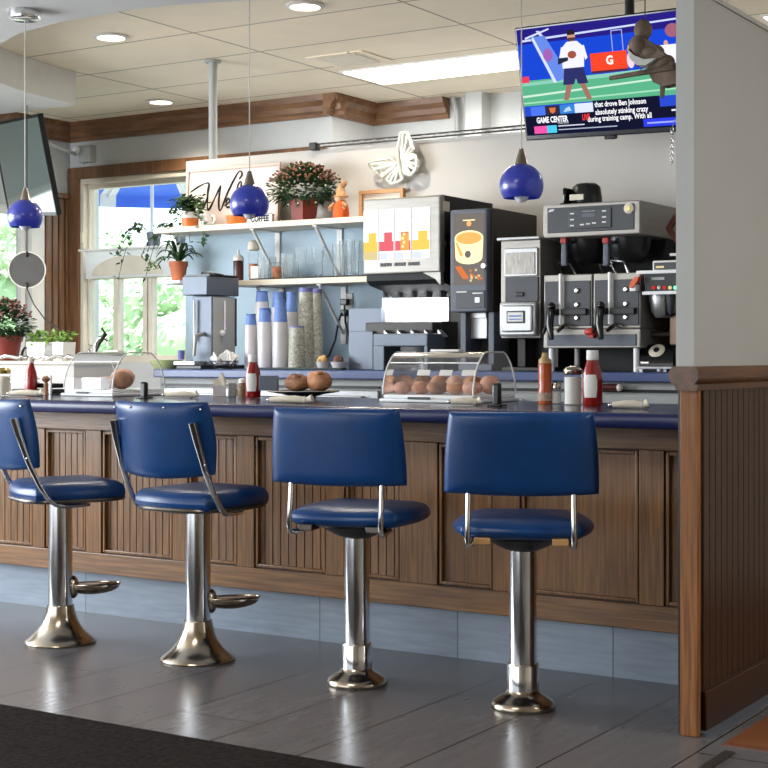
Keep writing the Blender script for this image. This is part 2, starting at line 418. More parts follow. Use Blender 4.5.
# ================================================================== THE SETTING
b = MB(); b.box(-14, 4, -3.5, 9.4, -0.06, 0.0); struct('floor', b, mt['floor'])
b = MB(); b.box(XP1 + 0.10, 3.99, 4.17, 9.05, 0.0, 0.004); struct('floor', b, mt['orange_floor'])
b = MB(); b.box(XP1, XP1 + 0.05, 4.24, 9.2, 0.0, 0.008); b.box(-1.455, -1.425, 3.88, 4.10, 0.0, 0.006, mi=1); struct('trim_1', b, [mt['midgrey'], mt['brown_grey']])
b = MB(); b.box(-14, 4, -3.5, 9.4, CEIL, CEIL + 0.1); struct('ceiling', b, mt['ceil'])

# lowered soffit with the curved inner edge
crv = [(-1.2, 6.6), (-2.4, 6.05), (-3.3, 5.6), (-4.034, 5.324), (-4.35, 5.22), (-4.643, 5.167), (-5.082, 5.182), (-5.42, 5.255), (-5.697, 5.387), (-6.0, 5.55),
       (-6.28, 5.78), (-6.514, 6.16), (-6.59, 6.38), (-6.636, 6.6), (-6.684, 6.957), (XL, 6.957), (XL, 2.6), (-1.2, 2.6)]
b = MB(); b.prism(crv[::-1], 2.69, CEIL - 0.002, 'XY'); struct('trim_2', b, mt['soffit'])

# window wall with its opening, jog and far wall
WX0, WX1, WZ0, WZ1 = -8.125, -6.05, 1.06, 2.46
XJ = -5.825
b = MB()
b.box(XL - 0.15, WX0, YV, YV + 0.16, 0, CEIL); b.box(WX1, XJ, YV, YV + 0.16, 0, CEIL)
b.box(WX0, WX1, YV, YV + 0.16, 0, WZ0); b.box(WX0, WX1, YV, YV + 0.16, WZ1, CEIL)
b.box(XJ - 0.16, XJ, YV + 0.16, 9.07, 0, CEIL)
b.box(XJ - 0.16, 4, 9.07, 9.2, 0, CEIL)
struct('wall_back', b, mt['wallgrey'])
b = MB(); b.box(-4.995, -4.87, 8.94, 9.07, 0, CEIL); struct('wall_back', b, mt['wallgrey'])
b = MB(); b.box(-5.35, -4.5, 9.0, 9.07, 2.50, 2.60, 0.005); struct('trim_3', b, mt['wallgrey'])
# crown moulding
prof = [(0, 0), (0.02, 0), (0.03, 0.025), (0.055, 0.035), (0.065, 0.07), (0.10, 0.10), (0.11, 0.14), (0, 0.14)]
def crown(mb, axis, fixed, sgn, a0, a1):
    z0 = CEIL - 0.14
    if axis == 'X': mb.prism([(fixed + sgn * p, z0 + q) for p, q in prof], a0, a1, 'YZ')
    else: mb.prism([(fixed + sgn * p, z0 + q) for p, q in prof], a0, a1, 'XZ')
b = MB(); crown(b, 'X', YV, -1, XL, XJ + 0.11); crown(b, 'Y', XJ, 1, YV - 0.11, 9.07); crown(b, 'X', 9.07, -1, XJ, -5.19); crown(b, 'Y', XL, 1, 6.957, YV)
struct('trim_4', b, mt['trimwood'])
# left wall with its window
LY0, LY1, LZ0, LZ1 = 6.2, 8.26, 1.0, 2.22
b = MB(); b.box(XL - 0.15, XL, LY1, YV, 0, CEIL); b.box(XL - 0.15, XL, 2.6, LY0, 2.4, CEIL); b.box(XL - 0.15, XL, 2.6, LY0, 0, 0.8)
b.box(XL - 0.15, XL, LY0, LY1, 0, LZ0); b.box(XL - 0.15, XL, LY0, LY1, LZ1, CEIL); b.box(XL - 0.15, XL, 5.9, LY0, 0.8, 2.4)
struct('wall_left', b, mt['wallgrey'])
# casings
b = MB()
b.box(-8.262, -8.15, YV - 0.035, YV, 0.9, 2.56, 0.006); b.box(-8.262, -5.86, YV - 0.04, YV, 2.47, 2.56, 0.006)
struct('trim_5', b, mt['trimwood_v'])
b = MB()
for k in range(4): b.box(XL, XL + 0.03, 8.27 + k * 0.068, 8.33 + k * 0.068, 0.9, 2.32, 0.012)
b.box(XL, XL + 0.045, 8.25, YV - 0.04, 2.32, 2.36, 0.006)
struct('trim_6', b, mt['trimwood_v'])
# window frames (cream) and panes
b = MB()
g0 = pX(93, YV + .07)
b.box(-8.15, WX0 + .006, YV - 0.02, YV + 0.12, WZ0, 2.429, 0.002); b.box(-8.15, WX1, YV - 0.02, YV + 0.12, 2.43, 2.47, 0.004)
b.box(WX0 + .005, g0, YV + 0.03, YV + 0.1, WZ0 + .06, 2.394, 0.004); b.box(WX0, WX1, YV + 0.03, YV + 0.1, 2.395, 2.43, 0.004)
b.box(WX0, WX1, YV + 0.02, YV + 0.12, WZ0, WZ0 + 0.06, 0.004)
for u0, u1 in ((113, 118), (142.5, 147), (148, 151.5)): b.box(pX(u0, YV + .03), pX(u1, YV + .03), YV + 0.03, YV + 0.1, WZ0 + .06, 1.699, 0.004)
b.box(g0, WX1, YV + 0.02, YV + 0.12, 1.70, 1.78, 0.004)
b.box(-8.14, -8.115, YV - 0.035, YV - 0.02, 1.98, 2.06, 0.004)
struct('window_1', b, mt['cream'])
b = MB(); b.box(g0, WX1, YV + 0.06, YV + 0.066, WZ0, 2.40); struct('window_1', b, mt['pane'])
b = MB()
b.box(XL - 0.1, XL + 0.02, LY1 - 0.13, LY1, LZ0, LZ1, 0.004); b.box(XL - 0.1, XL + 0.02, LY0, LY1, LZ1 - 0.05, LZ1 + 0.005, 0.004)
b.box(XL - 0.08, XL - 0.02, LY1 - 0.2, LY1 - 0.16, LZ0, LZ1, 0.004); b.box(XL - 0.1, XL + 0.02, LY0, LY1, LZ0, LZ0 + 0.05, 0.004)
b.box(XL - 0.1, XL + 0.02, 7.2, 7.26, LZ0, LZ1, 0.004)
struct('window_2', b, mt['white'])
b = MB(); b.box(XL - 0.06, XL - 0.055, LY0, LY1, LZ0, LZ1); struct('window_2', b, mt['pane'])

# shelf wall (partial height) with the pale blue lower field
SWX0 = pX(186, YW); SWZ = 2.282
b = MB(); b.box(SWX0, 1.5, YW, YW + 0.1, 0, SWZ); struct('wall_shelf', b, mt['wallw'])
Z1 = pZ(260, 222, 6.72); Z2 = pZ(300, 278.3, 6.72)
b = MB(); b.box(SWX0, -4.15, YW - 0.006, YW, BB, Z1 - 0.03); struct('trim_7', b, mt['backsplash'])

# partition at the right end of the counter
b = MB(); b.box(pX(676, 4.25), pX(694, 4.25), 4.25, 8.2, 1.085, 2.21); struct('wall_right', b, mt['partition'])
b = MB(); b.box(pX(676, 4.25) - .005, pX(694, 4.25) + .005, 4.245, 8.2, 2.20, 2.215); struct('trim_8', b, mt['partition'])
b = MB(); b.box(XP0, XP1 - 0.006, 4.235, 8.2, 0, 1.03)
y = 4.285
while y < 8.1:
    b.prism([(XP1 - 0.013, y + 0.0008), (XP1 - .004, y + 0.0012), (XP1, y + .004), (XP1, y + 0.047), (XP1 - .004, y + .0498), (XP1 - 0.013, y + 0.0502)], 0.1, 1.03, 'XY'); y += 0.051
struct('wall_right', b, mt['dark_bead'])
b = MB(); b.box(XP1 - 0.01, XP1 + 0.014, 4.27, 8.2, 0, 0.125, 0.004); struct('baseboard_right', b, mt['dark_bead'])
b = MB(); b.box(pX(680, 4.21), pX(698, 4.21), 4.21, 4.236, 0, 1.02, 0.004); struct('trim_9', b, mt['post'])
b = MB()
ca, cb_ = pX(668.5, 4.19), pX(698, 4.19); ct_, cz_ = pZ(683, 366.5, 4.19), pZ(683, 384.5, 4.19); m_ = .016
cp = [(ca, cz_ + m_), (ca + m_ * .7, cz_), (cb_ - m_ * .7, cz_), (cb_, cz_ + m_), (cb_, ct_ - m_), (cb_ - m_ * .7, ct_), (ca + m_ * .7, ct_), (ca, ct_ - m_)]
b.prism(cp, 4.19, 8.2, 'XZ'); b.prism([(ca + .022, cz_ - .018), (cb_ - .006, cz_ - .018), (cb_ - .002, cz_), (ca + .014, cz_)], 4.195, 8.2, 'XZ')
struct('trim_10', b, mt['cap'])

# ------------------------------------------------------------------ ceiling fittings
def downlight(x, y, label):
    t = thing('recessed_light', label, 'ceiling light', (x, y, CEIL), 0, 'recessed ceiling lights')
    a = MB(); a.lathe([(0.075, -0.001), (0.098, -0.001), (0.1, -0.008), (0.078, -0.014), (0.075, -0.001)], n=32, cap=False); part('trim_ring', a, mt['white'], t)
    a = MB(); a.lathe([(0.0, -0.006), (0.074, -0.006), (0.074, -0.002), (0, -0.002)], n=32); part('lens', a, g_down, t, label='glowing lens')
    l = bpy.data.lights.new('downlight', 'SPOT'); l.energy = 52; l.spot_size = math.radians(130); l.spot_blend = 0.6; l.color = (1, 0.9, 0.76); l.shadow_soft_size = 0.07
    o = bpy.data.objects.new('downlight', l); COL.objects.link(o); o.location = (x, y, CEIL - 0.03)
for u, v, lb in ((111, 36, 'round recessed ceiling light nearest the curved soffit'), (305, 5, 'round recessed ceiling light at the top edge, above the vent'),
                 (161, 101, 'round recessed ceiling light near the wooden crown moulding and window')):
    x, y = pF(u, v, CEIL); downlight(x, y, lb)
for x, y in ((-2.9, 3.6), (-4.9, 1.2), (-2.6, 1.0), (-0.3, 2.6)):      # more of the same fittings over the dining side, outside the frame
    downlight(x, y, 'round recessed ceiling light over the dining side') if 0 else None
t = thing('ceiling_light', 'long rectangular fluorescent panel light in the ceiling beside the television', 'ceiling light', (-4.6, 8.06, CEIL))
b = MB(); b.box(-5.27, -3.93, 7.81, 8.32, CEIL - 0.012, CEIL - 0.001); part('frame', b, mt['white'], t, True)
b = MB(); b.box(-5.25, -3.95, 7.83, 8.30, CEIL - 0.016, CEIL - 0.0125); part('diffuser', b, g_troff, t, True, 'bright white diffuser')
t = thing('ceiling_light', 'bright panel light seen over the partition in the top right corner', 'ceiling light', (0, 0, CEIL))
x, y = pF(764, 15, CEIL)
t.location = (x, y, CEIL)
b = MB(); b.box(-0.02, 1.24, -0.02, 0.6, -0.012, -0.001); part('frame', b, mt['white'], t)
b = MB(); b.box(0, 1.22, 0, 0.58, -0.016, -0.0125); part('diffuser', b, g_troff, t, label='bright white diffuser')
t = thing('ceiling_vent', 'square pale air vent set flush in the ceiling tiles', 'vent', (-5.0, 7.52, CEIL))
b = MB(); b.box(-0.2, 0.2, -0.17, 0.17, -0.008, -0.001); part('frame', b, mt['ceil'], t)
b = MB()
for k in range(7): b.prism([(-0.15 + k * 0.043, -0.010), (-0.125 + k * 0.043, -0.018), (-0.12 + k * 0.043, -0.016), (-0.145 + k * 0.043, -0.009)], -0.14, 0.14, 'YZ')
part('louvre', b, mt['cream'], t)

# pole between shelf wall and ceiling
px_, py_ = pX(213, 7.14), 7.14
b = MB(); b.lathe([(0.026, 1.9), (0.026, CEIL - 0.012)], (px_, py_, 0), 20); b.lathe([(0.05, CEIL - 0.013), (0.05, CEIL - 0.001)], (px_, py_, 0), 20)
single('support_pole', b, mt['partition'], 'grey round support pole rising behind the welcome sign to the ceiling', 'pole')
# rail along the top of the shelf wall
t = thing('ceiling_rail', 'thin dark metal rail along the top of the shelf wall', 'rail', (-3.6, YW - 0.03, SWZ))
b = MB(); x0 = pX(315, YW - .03)
for dz in (0.0, 0.018): b.tube([(x0, YW - 0.03, SWZ + dz + 0.008), (1.2, YW - 0.03, SWZ + dz + 0.008)], 0.005, 6)
part('rods', b, mt['brown_grey'], t, True)
b = MB(); k = 0
xx = x0 + .03
while xx < 0.8: b.tube([(xx, YW - .03, SWZ + .008), (xx + .06, YW - .03, SWZ + .026)], 0.004, 5); xx += 0.08
part('links', b, mt['cable'], t, True, 'pale link pattern between the rods')
b = MB(); b.box(x0 - 0.03, x0 + 0.02, YW - 0.05, YW - 0.005, SWZ - 0.008, SWZ + 0.036, 0.006); part('end_cap', b, mt['black'], t, True)
# conduits on the far wall
for u, lb in ((457, 'thin grey conduit pipe left of the pillar, dropping from the ceiling'), (469, 'thin grey conduit pipe against the pillar')):
    b = MB(); x = pX(u, 9.03); b.tube([(x, 9.03, 2.60), (x, 9.03, 2.80), (x - 0.03, 9.03, CEIL - 0.004)], 0.018, 8)
    single('conduit', b, mt['partition'], lb, 'pipe', group='conduits by the pillar')

b = MB(); b.box(4, 4.15, -3.5, 9.4, 0, CEIL); struct('light_block_right', b, mt['cream'])  # unseen wall added to keep blue sky light off the partition side
b = MB(); b.box(-2.6, 4, -3.65, -3.5, 0, CEIL); struct('light_block_front', b, mt['cream'])  # unseen wall added behind the camera to cut light from the front
# ------------------------------------------------------------------ outdoors
b = MB(); b.box(-40, 10, 9.4, 45, -0.2, -0.12); b.box(-45, -8.6, -10, 9.4, -0.2, -0.12); struct('ground', b, mt['ground'])
def tree(x, y, h, r, label, seed, low=0.15):
    rr = random.Random(seed)
    t = thing('leafy_tree', label, 'tree', (x, y, -0.12), 0, 'trees outside the windows')
    a = MB(); a.tube([(0, 0, 0), (0.05, 0.02, h * .3), (0, 0, h * .7)], [0.11, 0.08, 0.04], 8); part('trunk', a, mt['bark'], t)
    a = MB()
    blobs = [(rr.uniform(-.55, .55) * r, rr.uniform(-.5, .5) * r, h * (low + (0.9 - low) * rr.random()), r * rr.uniform(.35, .6)) for _ in range(16)]
    for i in range(3000):
        bx, by, bz, br = rr.choice(blobs)
        d = Vector((rr.gauss(0, 1), rr.gauss(0, 1), rr.gauss(0, .8))).normalized() * br * rr.uniform(.6, 1.05)
        a.leaf((bx + d.x, by + d.y, max(0.02, bz + d.z)), (d.x + rr.gauss(0, .4), d.y + rr.gauss(0, .4), d.z * .5 - .2), rr.uniform(.1, .18), .09)
    for bx, by, bz, br in blobs: a.ball((bx, by, max(br * .5, bz)), br * .8, br * .8, min(br * .75, max(.1, bz)), n=12, jit=.12, rnd=rr)
    part('crown', a, mt['tree'], t)
def tray(u, t_): d = _d(u); return d[0] * t_, d[1] * t_
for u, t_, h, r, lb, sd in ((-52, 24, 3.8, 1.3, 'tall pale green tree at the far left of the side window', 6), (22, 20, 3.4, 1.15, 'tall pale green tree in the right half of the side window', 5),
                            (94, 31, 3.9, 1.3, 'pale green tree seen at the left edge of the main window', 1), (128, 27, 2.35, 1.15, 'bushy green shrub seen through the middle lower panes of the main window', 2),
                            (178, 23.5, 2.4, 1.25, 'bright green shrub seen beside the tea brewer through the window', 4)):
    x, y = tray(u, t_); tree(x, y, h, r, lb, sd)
# patio umbrella
(ux, uy), uz = tray(152, 15.3), 3.43
t = thing('patio_umbrella', 'blue and white striped patio umbrella outside the main window', 'umbrella', (ux, uy, -0.12))
a = MB(); n = 12; rad = 1.75; uoff = math.atan2(-uy, -ux) - PI / n + PI + .02
for k in range(n):
    for j, (f0, f1) in enumerate(((0, .10), (.10, .90), (.90, 1.0))):
        def pt(f, rr_, zz):
            a0 = 2 * PI * (k + f) / n + uoff; return (rr_ * math.cos(a0), rr_ * math.sin(a0), zz)
        mi = 0 if j == 1 else 1
        z_e = uz - 0.40
        a.add([pt(f0, .02, uz + .12), pt(f0, rad, z_e), pt(f1, rad, z_e), pt(f1, .02, uz + .12)], [(0, 1, 2, 3)], mi)
        a.add([pt(f0, rad, z_e), pt(f0, rad + .01, z_e - .13), pt(f1, rad + .01, z_e - .13), pt(f1, rad, z_e)], [(0, 1, 2, 3)], mi)
part('canopy', a, [mt['umb_blue'], mt['white']], t)
a = MB(); a.lathe([(0.02, 0.0), (0.02, uz + 0.1)], n=12); a.lathe([(.25, 0), (.25, .06), (.04, .09)], n=24); part('pole', a, mt['white'], t)
a = MB()
for k in range(n):
    an = 2 * PI * k / n + uoff; a.tube([(0, 0, uz + .1), (rad * math.cos(an), rad * math.sin(an), uz - .42)], .01, 6)
part('ribs', a, mt['white'], t)

# ------------------------------------------------------------------ floor mat
b = MB(); b.box(-6.5, -1.25, 0.6, 3.39, 0.0, 0.013, 0.004)
single('floor_mat', b, mt['mat'], 'large charcoal floor mat across the bottom left foreground', 'mat')

# ================================================================== LUNCH COUNTER
CXL = -6.3
t = thing('lunch_counter', 'long panelled wooden lunch counter base behind the four stools', 'counter', (-4, 4.85, 0))
YF = 4.80
xs_open = [(-5.30, -4.875), (-4.80, -4.556), (-4.466, -4.07), (-3.99, -3.732), (-3.647, -3.30), (-3.215, -2.965), (-2.80, -2.57), (-2.46, -2.005), (-1.915, -1.67)]
edges = [CXL] + [e for p in xs_open for e in p] + [XP0]
for i in range(0, len(edges), 2):
    b = MB(); b.box(edges[i], edges[i + 1], YF, YF + 0.035, 0.27, 0.797, 0.003); part('stile', b, mt['wood'], t, True)
b = MB(); b.box(CXL, XP0, YF, YF + 0.035, 0.797, 0.878, 0.003); part('rail', b, mt['wood_h'], t, True)
b = MB(); b.box(CXL, XP0, YF - 0.001, YF + 0.035, 0.183, 0.27, 0.003); part('rail', b, mt['wood_h'], t, True)
for i, (x0, x1) in enumerate(xs_open):
    b = MB(); d = YF + 0.022
    if i < 6:
        n = max(4, round((x1 - x0) / 0.037)); w = (x1 - x0) / n
        for k in range(n):
            a0 = x0 + k * w; b.prism([(a0 + .0006, d + .006), (a0 + .0026, d), (a0 + w - .0026, d), (a0 + w - .0006, d + .006)], 0.268, 0.80, 'XY')
        b.box(x0, x1, d + .0055, d + .02, 0.268, 0.80)
        part('beaded_panel', b, mt['wood_bead'], t, True)
    else:
        b.box(x0, x1, d, d + .012, 0.268, 0.80); part('flat_panel', b, mt['wood'], t, True, 'smooth wooden panel without beading')
    b = MB(); q = 0.012
    for e0, e1, yy, mi in ((0, .005, YF + .012, 1), (.005, .017, YF + .004, 0)):
        xa, xb, za, zb = x0 + e0, x1 - e0, .27 + e0, .797 - e0; w_ = e1 - e0; be = .003 if mi == 0 else 0
        b.box(xa, xa + w_, yy, d + .001, za, zb, be, mi); b.box(xb - w_, xb, yy, d + .001, za, zb, be, mi)
        b.box(xa + w_, xb - w_, yy, d + .001, za, za + w_, be, mi); b.box(xa + w_, xb - w_, yy, d + .001, zb - w_, zb, be, mi)
    part('panel_moulding', b, [mt['wood'], mt['groove']], t, True)
b = MB(); b.box(CXL, XP0, 4.85, 4.865, 0.0, 0.19); part('kickplate', b, mt['kick'], t, True, 'grey tiled kickplate')
b = MB(); b.box(CXL, XP0, 4.84, 5.45, 0.19, 0.876); part('carcass', b, mt['wood'], t, True)
t = thing('countertop', 'navy blue laminate lunch counter top with thick rounded front edge', 'countertop', (-4, 4.95, 0.876))
b = MB(); b.box(CXL, XP0, YE + 0.012, 5.55, 0.88, CT, 0.004); part('surface', b, mt['navy'], t, True)
b = MB()
pr_ = [(YE + 0.03, 0.878), (YE + .012, .879), (YE + .003, .885), (YE, .895), (YE, .913), (YE + .003, .923), (YE + .012, .9285), (YE + .03, .9305)]
b.prism(pr_, CXL, XP0 + .001, 'YZ', smooth=True); part('edge_band', b, mt['navy_edge'], t, True, 'lighter blue rounded edge band')

# ================================================================== BACK COUNTER
BX0 = pX(153, YB)
t = thing('back_countertop', 'long blue laminate back counter top carrying the drink machines', 'countertop', (-4, 6.6, BB - 0.044))
b = MB(); b.box(BX0, XP0 - .02, YB, YW - 0.007, BB - 0.044, BB, 0.006); part('surface', b, mt['bluetop'], t, True)
cabs = [(BX0, -4.93, 'steel', 'stainless under-counter cooler at the left end of the back counter', 'under_counter_cooler', 'steel_h'),
        (-4.92, -4.02, 'c', 'pale under-counter cabinet below the cup stacks', 'under_counter_cabinet', 'steel_h'),
        (-4.01, -3.12, 'd', 'grey under-counter cabinet below the soda dispenser', 'under_counter_cabinet', 'partition'),
        (-3.11, XP0 - .03, 'e', 'taupe under-counter cabinet with a dark red handle at the right end', 'under_counter_cabinet', 'partition')]
for x0, x1, kk, lb, nm, mm in cabs:
    t = thing(nm, lb, 'cabinet', ((x0 + x1) / 2, 6.65, 0), 0, 'under-counter units of the back counter')
    b = MB(); b.box(x0, x1, YB + 0.06, YW - 0.02, 0.0, BB - 0.045); part('body', b, mt['partition'], t, True)
    b = MB(); b.box(x0 + .02, x1 - .02, YB + .035, YB + .062, 0.12, BB - 0.10, .006); dr = part('door', b, mt[mm], t, True)
    b = MB(); b.box(x0 + .02, x1 - .02, YB + .05, YB + .061, BB - 0.092, BB - 0.078); part('gasket', b, mt['black'], t, True, 'dark gap above the door')
    if kk == 'e':
        b = MB(); xa, za = pX(603, YB), pZ(603, 387.5, YB); xb = pX(617, YB)
        b.tube([(xa - .06, YB + .015, za), (xb, YB + .015, za)], 0.016, 10); part('handle', b, mt['darkred'], dr, True, 'dark red handle')
        b = MB(); b.ball((xb + .004, YB + .015, za), .017); part('handle_tip', b, mt['white'], dr, True, 'white handle tip')
    else:
        b = MB(); z = BB - 0.135; b.tube([(x0 + .1, YB + .04, z), (x0 + .1, YB + .012, z), (x1 - .1, YB + .012, z), (x1 - .1, YB + .04, z)], .008, 8); part('handle', b, mt['chrome'], dr, True)
# pale ledge at the left, behind the bakery case
LX1 = pX(74, 6.0); LZ = pZ(30, 361, 6.0)
t = thing('service_ledge', 'pale beige waist-high ledge below the side window at far left', 'ledge', (LX1 - .8, 6.15, 0))
b = MB(); b.box(LX1 - 1.6, LX1, 6.0, 6.35, 0, LZ - 0.02, .004); part('body', b, mt['wallw'], t, True)
b = MB(); b.box(LX1 - 1.6, LX1 + .015, 5.985, 6.36, LZ - 0.02, LZ, .005); part('top', b, mt['cream'], t, True)

# ================================================================== BAR STOOLS
def stool(loc, rz, kind, label):
    t = thing('bar_stool', label, 'bar stool', loc, rz, 'blue bar stools at the counter')
    # column and base
    if kind == 'A':
        b = MB(); b.lathe([(0.046, 0.12), (0.046, 0.545)], n=36); part('column', b, mt['chrome'], t)
        b = MB(); b.lathe([(0.0, 0.0), (0.137, 0.0), (0.139, 0.006), (0.135, 0.014), (0.113, 0.028), (0.092, 0.048), (0.076, 0.07), (0.064, 0.095), (0.057, 0.12), (0.0525, 0.145), (0.047, 0.147)], n=40)
        part('base', b, mt['chrome_worn'], t, label='worn trumpet-shaped metal base')
        # footrest: a blunt tongue with a rolled rim
        a = math.radians(-40) - rz
        m4 = Matrix.Rotation(PI / 2 + a, 4, 'Z')
        b = MB(); b.ball((.125, 0, .215), .105, .044, .034, n=28)
        b.v = [Vector((v.x, v.y, min(v.z, .222))) for v in b.v]
        b.tube([(.125 + .106 * math.cos(q), .045 * math.sin(q), .222) for q in [2 * PI * k / 36 for k in range(36)]], .004, 8, closed=True)
        b.ball((.05, 0, .213), .022, .034, .045, n=16); b.xf(m4)
        part('footrest', b, mt['chrome_worn'], t)
    else:
        b = MB(); b.lathe([(0.043, 0.13), (0.043, 0.535)], n=36); part('column', b, mt['chrome'], t)
        b = MB(); b.lathe([(0, 0), (0.101, 0), (0.104, 0.006), (0.103, 0.016), (0.094, 0.026), (0.074, 0.037), (0.058, 0.046), (0.052, 0.058)], n=40); part('base', b, mt['chrome_worn'], t, label='low worn floor flange')
        b = MB(); b.lathe([(0.044, 0.05), (0.0515, 0.052), (0.0515, 0.136), (0.049, 0.141), (0.044, 0.142)], n=36); part('collar', b, mt['chrome'], t)
    # seat
    b = MB(); b.lathe([(0.047, 0.5), (0.075, 0.512), (0.13, 0.542), (0.135, 0.56)] if kind == 'B' else [(0.047, 0.54), (0.06, 0.545), (0.14, 0.55), (0.14, 0.565)], n=32); part('seat_plate', b, mt['black'], t)
    b = MB()
    if kind == 'A': b.pad(0.405, 0.415, 0.074, (0, 0.025, 0.590), ns=26, corner=0.55, crown=0.018, p=11)
    else: b.pad(0.45, 0.43, 0.062, (0, 0.045, 0.574), ns=26, corner=0.62, crown=0.016, p=6)
    seat = part('seat', b, mt['vinyl'], t)
    if kind == 'A':
        ring = []
        for k in range(48):
            a = 2 * PI * k / 48; q = (abs(math.cos(a)) ** 3.4 + abs(math.sin(a)) ** 3.4) ** (-1 / 3.4); ring.append((0.196 * q * math.cos(a), 0.025 + 0.201 * q * math.sin(a), 0.566))
        b = MB(); b.tube(ring, 0.008, 8, closed=True); part('seat_rim', b, mt['rim'], t, label='metal rim under the seat')
        # backrest: curved pad between two flat chrome uprights
        m4 = Matrix.Translation((0, -0.243, 0.817)) @ Matrix.Rotation(math.radians(9), 4, 'X')
        b = MB(); b.pad(0.46, 0.275, 0.042, (0, 0, 0), ns=20, corner=0.22, p=9, axis='Y', bend=0.075); b.xf(m4)
        bk = part('backrest', b, mt['vinyl'], t)
        for s in (-1, 1):
            pts = [(s * .190, -.243, .885), (s * .193, -.228, .83), (s * .198, -.19, .72), (s * .203, -.148, .63), (s * .205, -.118, .582), (s * .200, -.085, .556), (s * .19, -.04, .547), (s * .16, .06, .546)]
            b = MB(); b.tube(pts, [.016, .014, .0115, .0105, .0105, .0105, .010, .008], 10, flat=0.8); part('back_upright', b, mt['chrome'], t)
            for x, z in ((.205, .93), (.205, .735), (.08, .935)):
                b = MB(); yb = -0.272 + 0.075 * (x / .23) ** 2 + (z - .817) * -.12
                b.ball((s * x, yb + .006, z), .0055, n=8); part('screw', b, mt['chrome'], bk)
    else:
        m4 = Matrix.Translation((0, -0.205, 0.818)) @ Matrix.Rotation(math.radians(6), 4, 'X')
        b = MB(); b.pad(0.468, 0.258, 0.056, (0, 0, 0), ns=24, corner=0.10, p=12, axis='Y', bend=0.03, taper=0.04); b.xf(m4)
        bk = part('backrest', b, mt['vinyl'], t)
        out = []
        for k in range(33):
            u = -1 + 2 * k / 32; out.append((u * .205, -.001 + .03 * u * u, .116))
        b = MB(); b.tube(out, .004, 6); b.xf(m4); part('piping', b, mt['vinyl_piping'], bk, label='lighter piping along the top edge')
        for s in (-1, 1):
            b = MB(); b.tube([(s * .160, -.187, .703), (s * .161, -.192, .64), (s * .162, -.206, .56), (s * .162, -.196, .537), (s * .158, -.17, .532), (s * .15, -.08, .535)], .0095, 10); part('back_upright', b, mt['chrome'], t)
            b = MB(); b.box(s * .095, s * .145, -.17, -.10, .536, .556, .003); part('mounting_block', b, mt['tan'] if rz > .3 else mt['rim'], t, label='raw wooden block under the seat' if rz > .3 else None)
    return t
P4 = pF(523, 707.5, 0); P3 = pF(357, 684, 0); P2 = pF(198, 659.5, 0); P1 = pF(60.5, 642, 0)
stool((P1[0], P1[1] + .0, 0), math.radians(-27), 'A', 'leftmost blue bar stool, its back cut by the left edge of the photo')
stool((P2[0], P2[1], 0), math.radians(-2), 'A', 'second blue bar stool from the left, flared trumpet base and chrome side uprights')
stool((P3[0], P3[1], 0), math.radians(12), 'B', 'third blue bar stool from the left, turned slightly, low flange base')
stool((P4[0], P4[1], 0), math.radians(25), 'B', 'rightmost blue bar stool, nearest the oak post, seen squarely from behind')

# ================================================================== PENDANT LAMPS
YP = 4.93
def pendant(u, v, ztop, label, canopy):
    X = pX(u, YP); Z = pZ(u, v, YP)
    t = thing('pendant_lamp', label, 'pendant lamp', (X, YP, Z), 0, 'cobalt pendant lamps over the counter')
    b = MB(); pr = [(.081 * math.cos(math.radians(q)), .081 * math.sin(math.radians(q))) for q in (-35, -26, -15, -5, 5, 16, 27, 38, 49, 59, 68, 77)]
    pr += [(r - .004, z) for r, z in pr[::-1]]
    b.lathe(pr, n=40, cap=False); part('lamp_shade', b, mt['lampblue'], t)
    b = MB(); b.lathe([(.025, .074), (.022, .085), (.013, .118), (.008, .135), (0.0, .137)], n=24); part('socket_cap', b, mt['chrome_worn'], t)
    b = MB(); b.lathe([(.0025, .125), (.0025, ztop - Z - .012)], n=6); part('wire', b, mt['cable'], t)
    b = MB(); b.ball((0, 0, -.034), .028, .028, .03); part('bulb', b, mt['white_gloss'], t)
    b = MB(); b.lathe([(.072, ztop - Z - .001), (.074, ztop - Z - .012), (.07, ztop - Z - .036), (.058, ztop - Z - .043), (0, ztop - Z - .045)][::-1], n=40); part('canopy', b, mt['chrome'], t)
pendant(25, 217, 2.69, 'cobalt blue pendant lamp at far left in front of the tilted screen', True)
pendant(249.5, 204, 2.69, 'cobalt blue pendant lamp hanging in front of the Welcome sign', True)
pendant(521.5, 185.5, 2.69, 'cobalt blue pendant lamp hanging below the lit television', True)

# ================================================================== TELEVISIONS
def tv_matrix(c, yaw, tilt, roll):
    ex = Vector((math.cos(yaw), math.sin(yaw), 0)); n = Vector((math.sin(yaw), -math.cos(yaw), 0)); up = Vector((0, 0, 1))
    u2 = up * math.cos(tilt) + n * math.sin(tilt)
    a = ex * math.cos(roll) + u2 * math.sin(roll); bb = -ex * math.sin(roll) + u2 * math.cos(roll)
    f = a.cross(bb)   # towards the viewer
    return Matrix(((a.x, -f.x, bb.x, c[0]), (a.y, -f.y, bb.y, c[1]), (a.z, -f.z, bb.z, c[2]), (0, 0, 0, 1)))
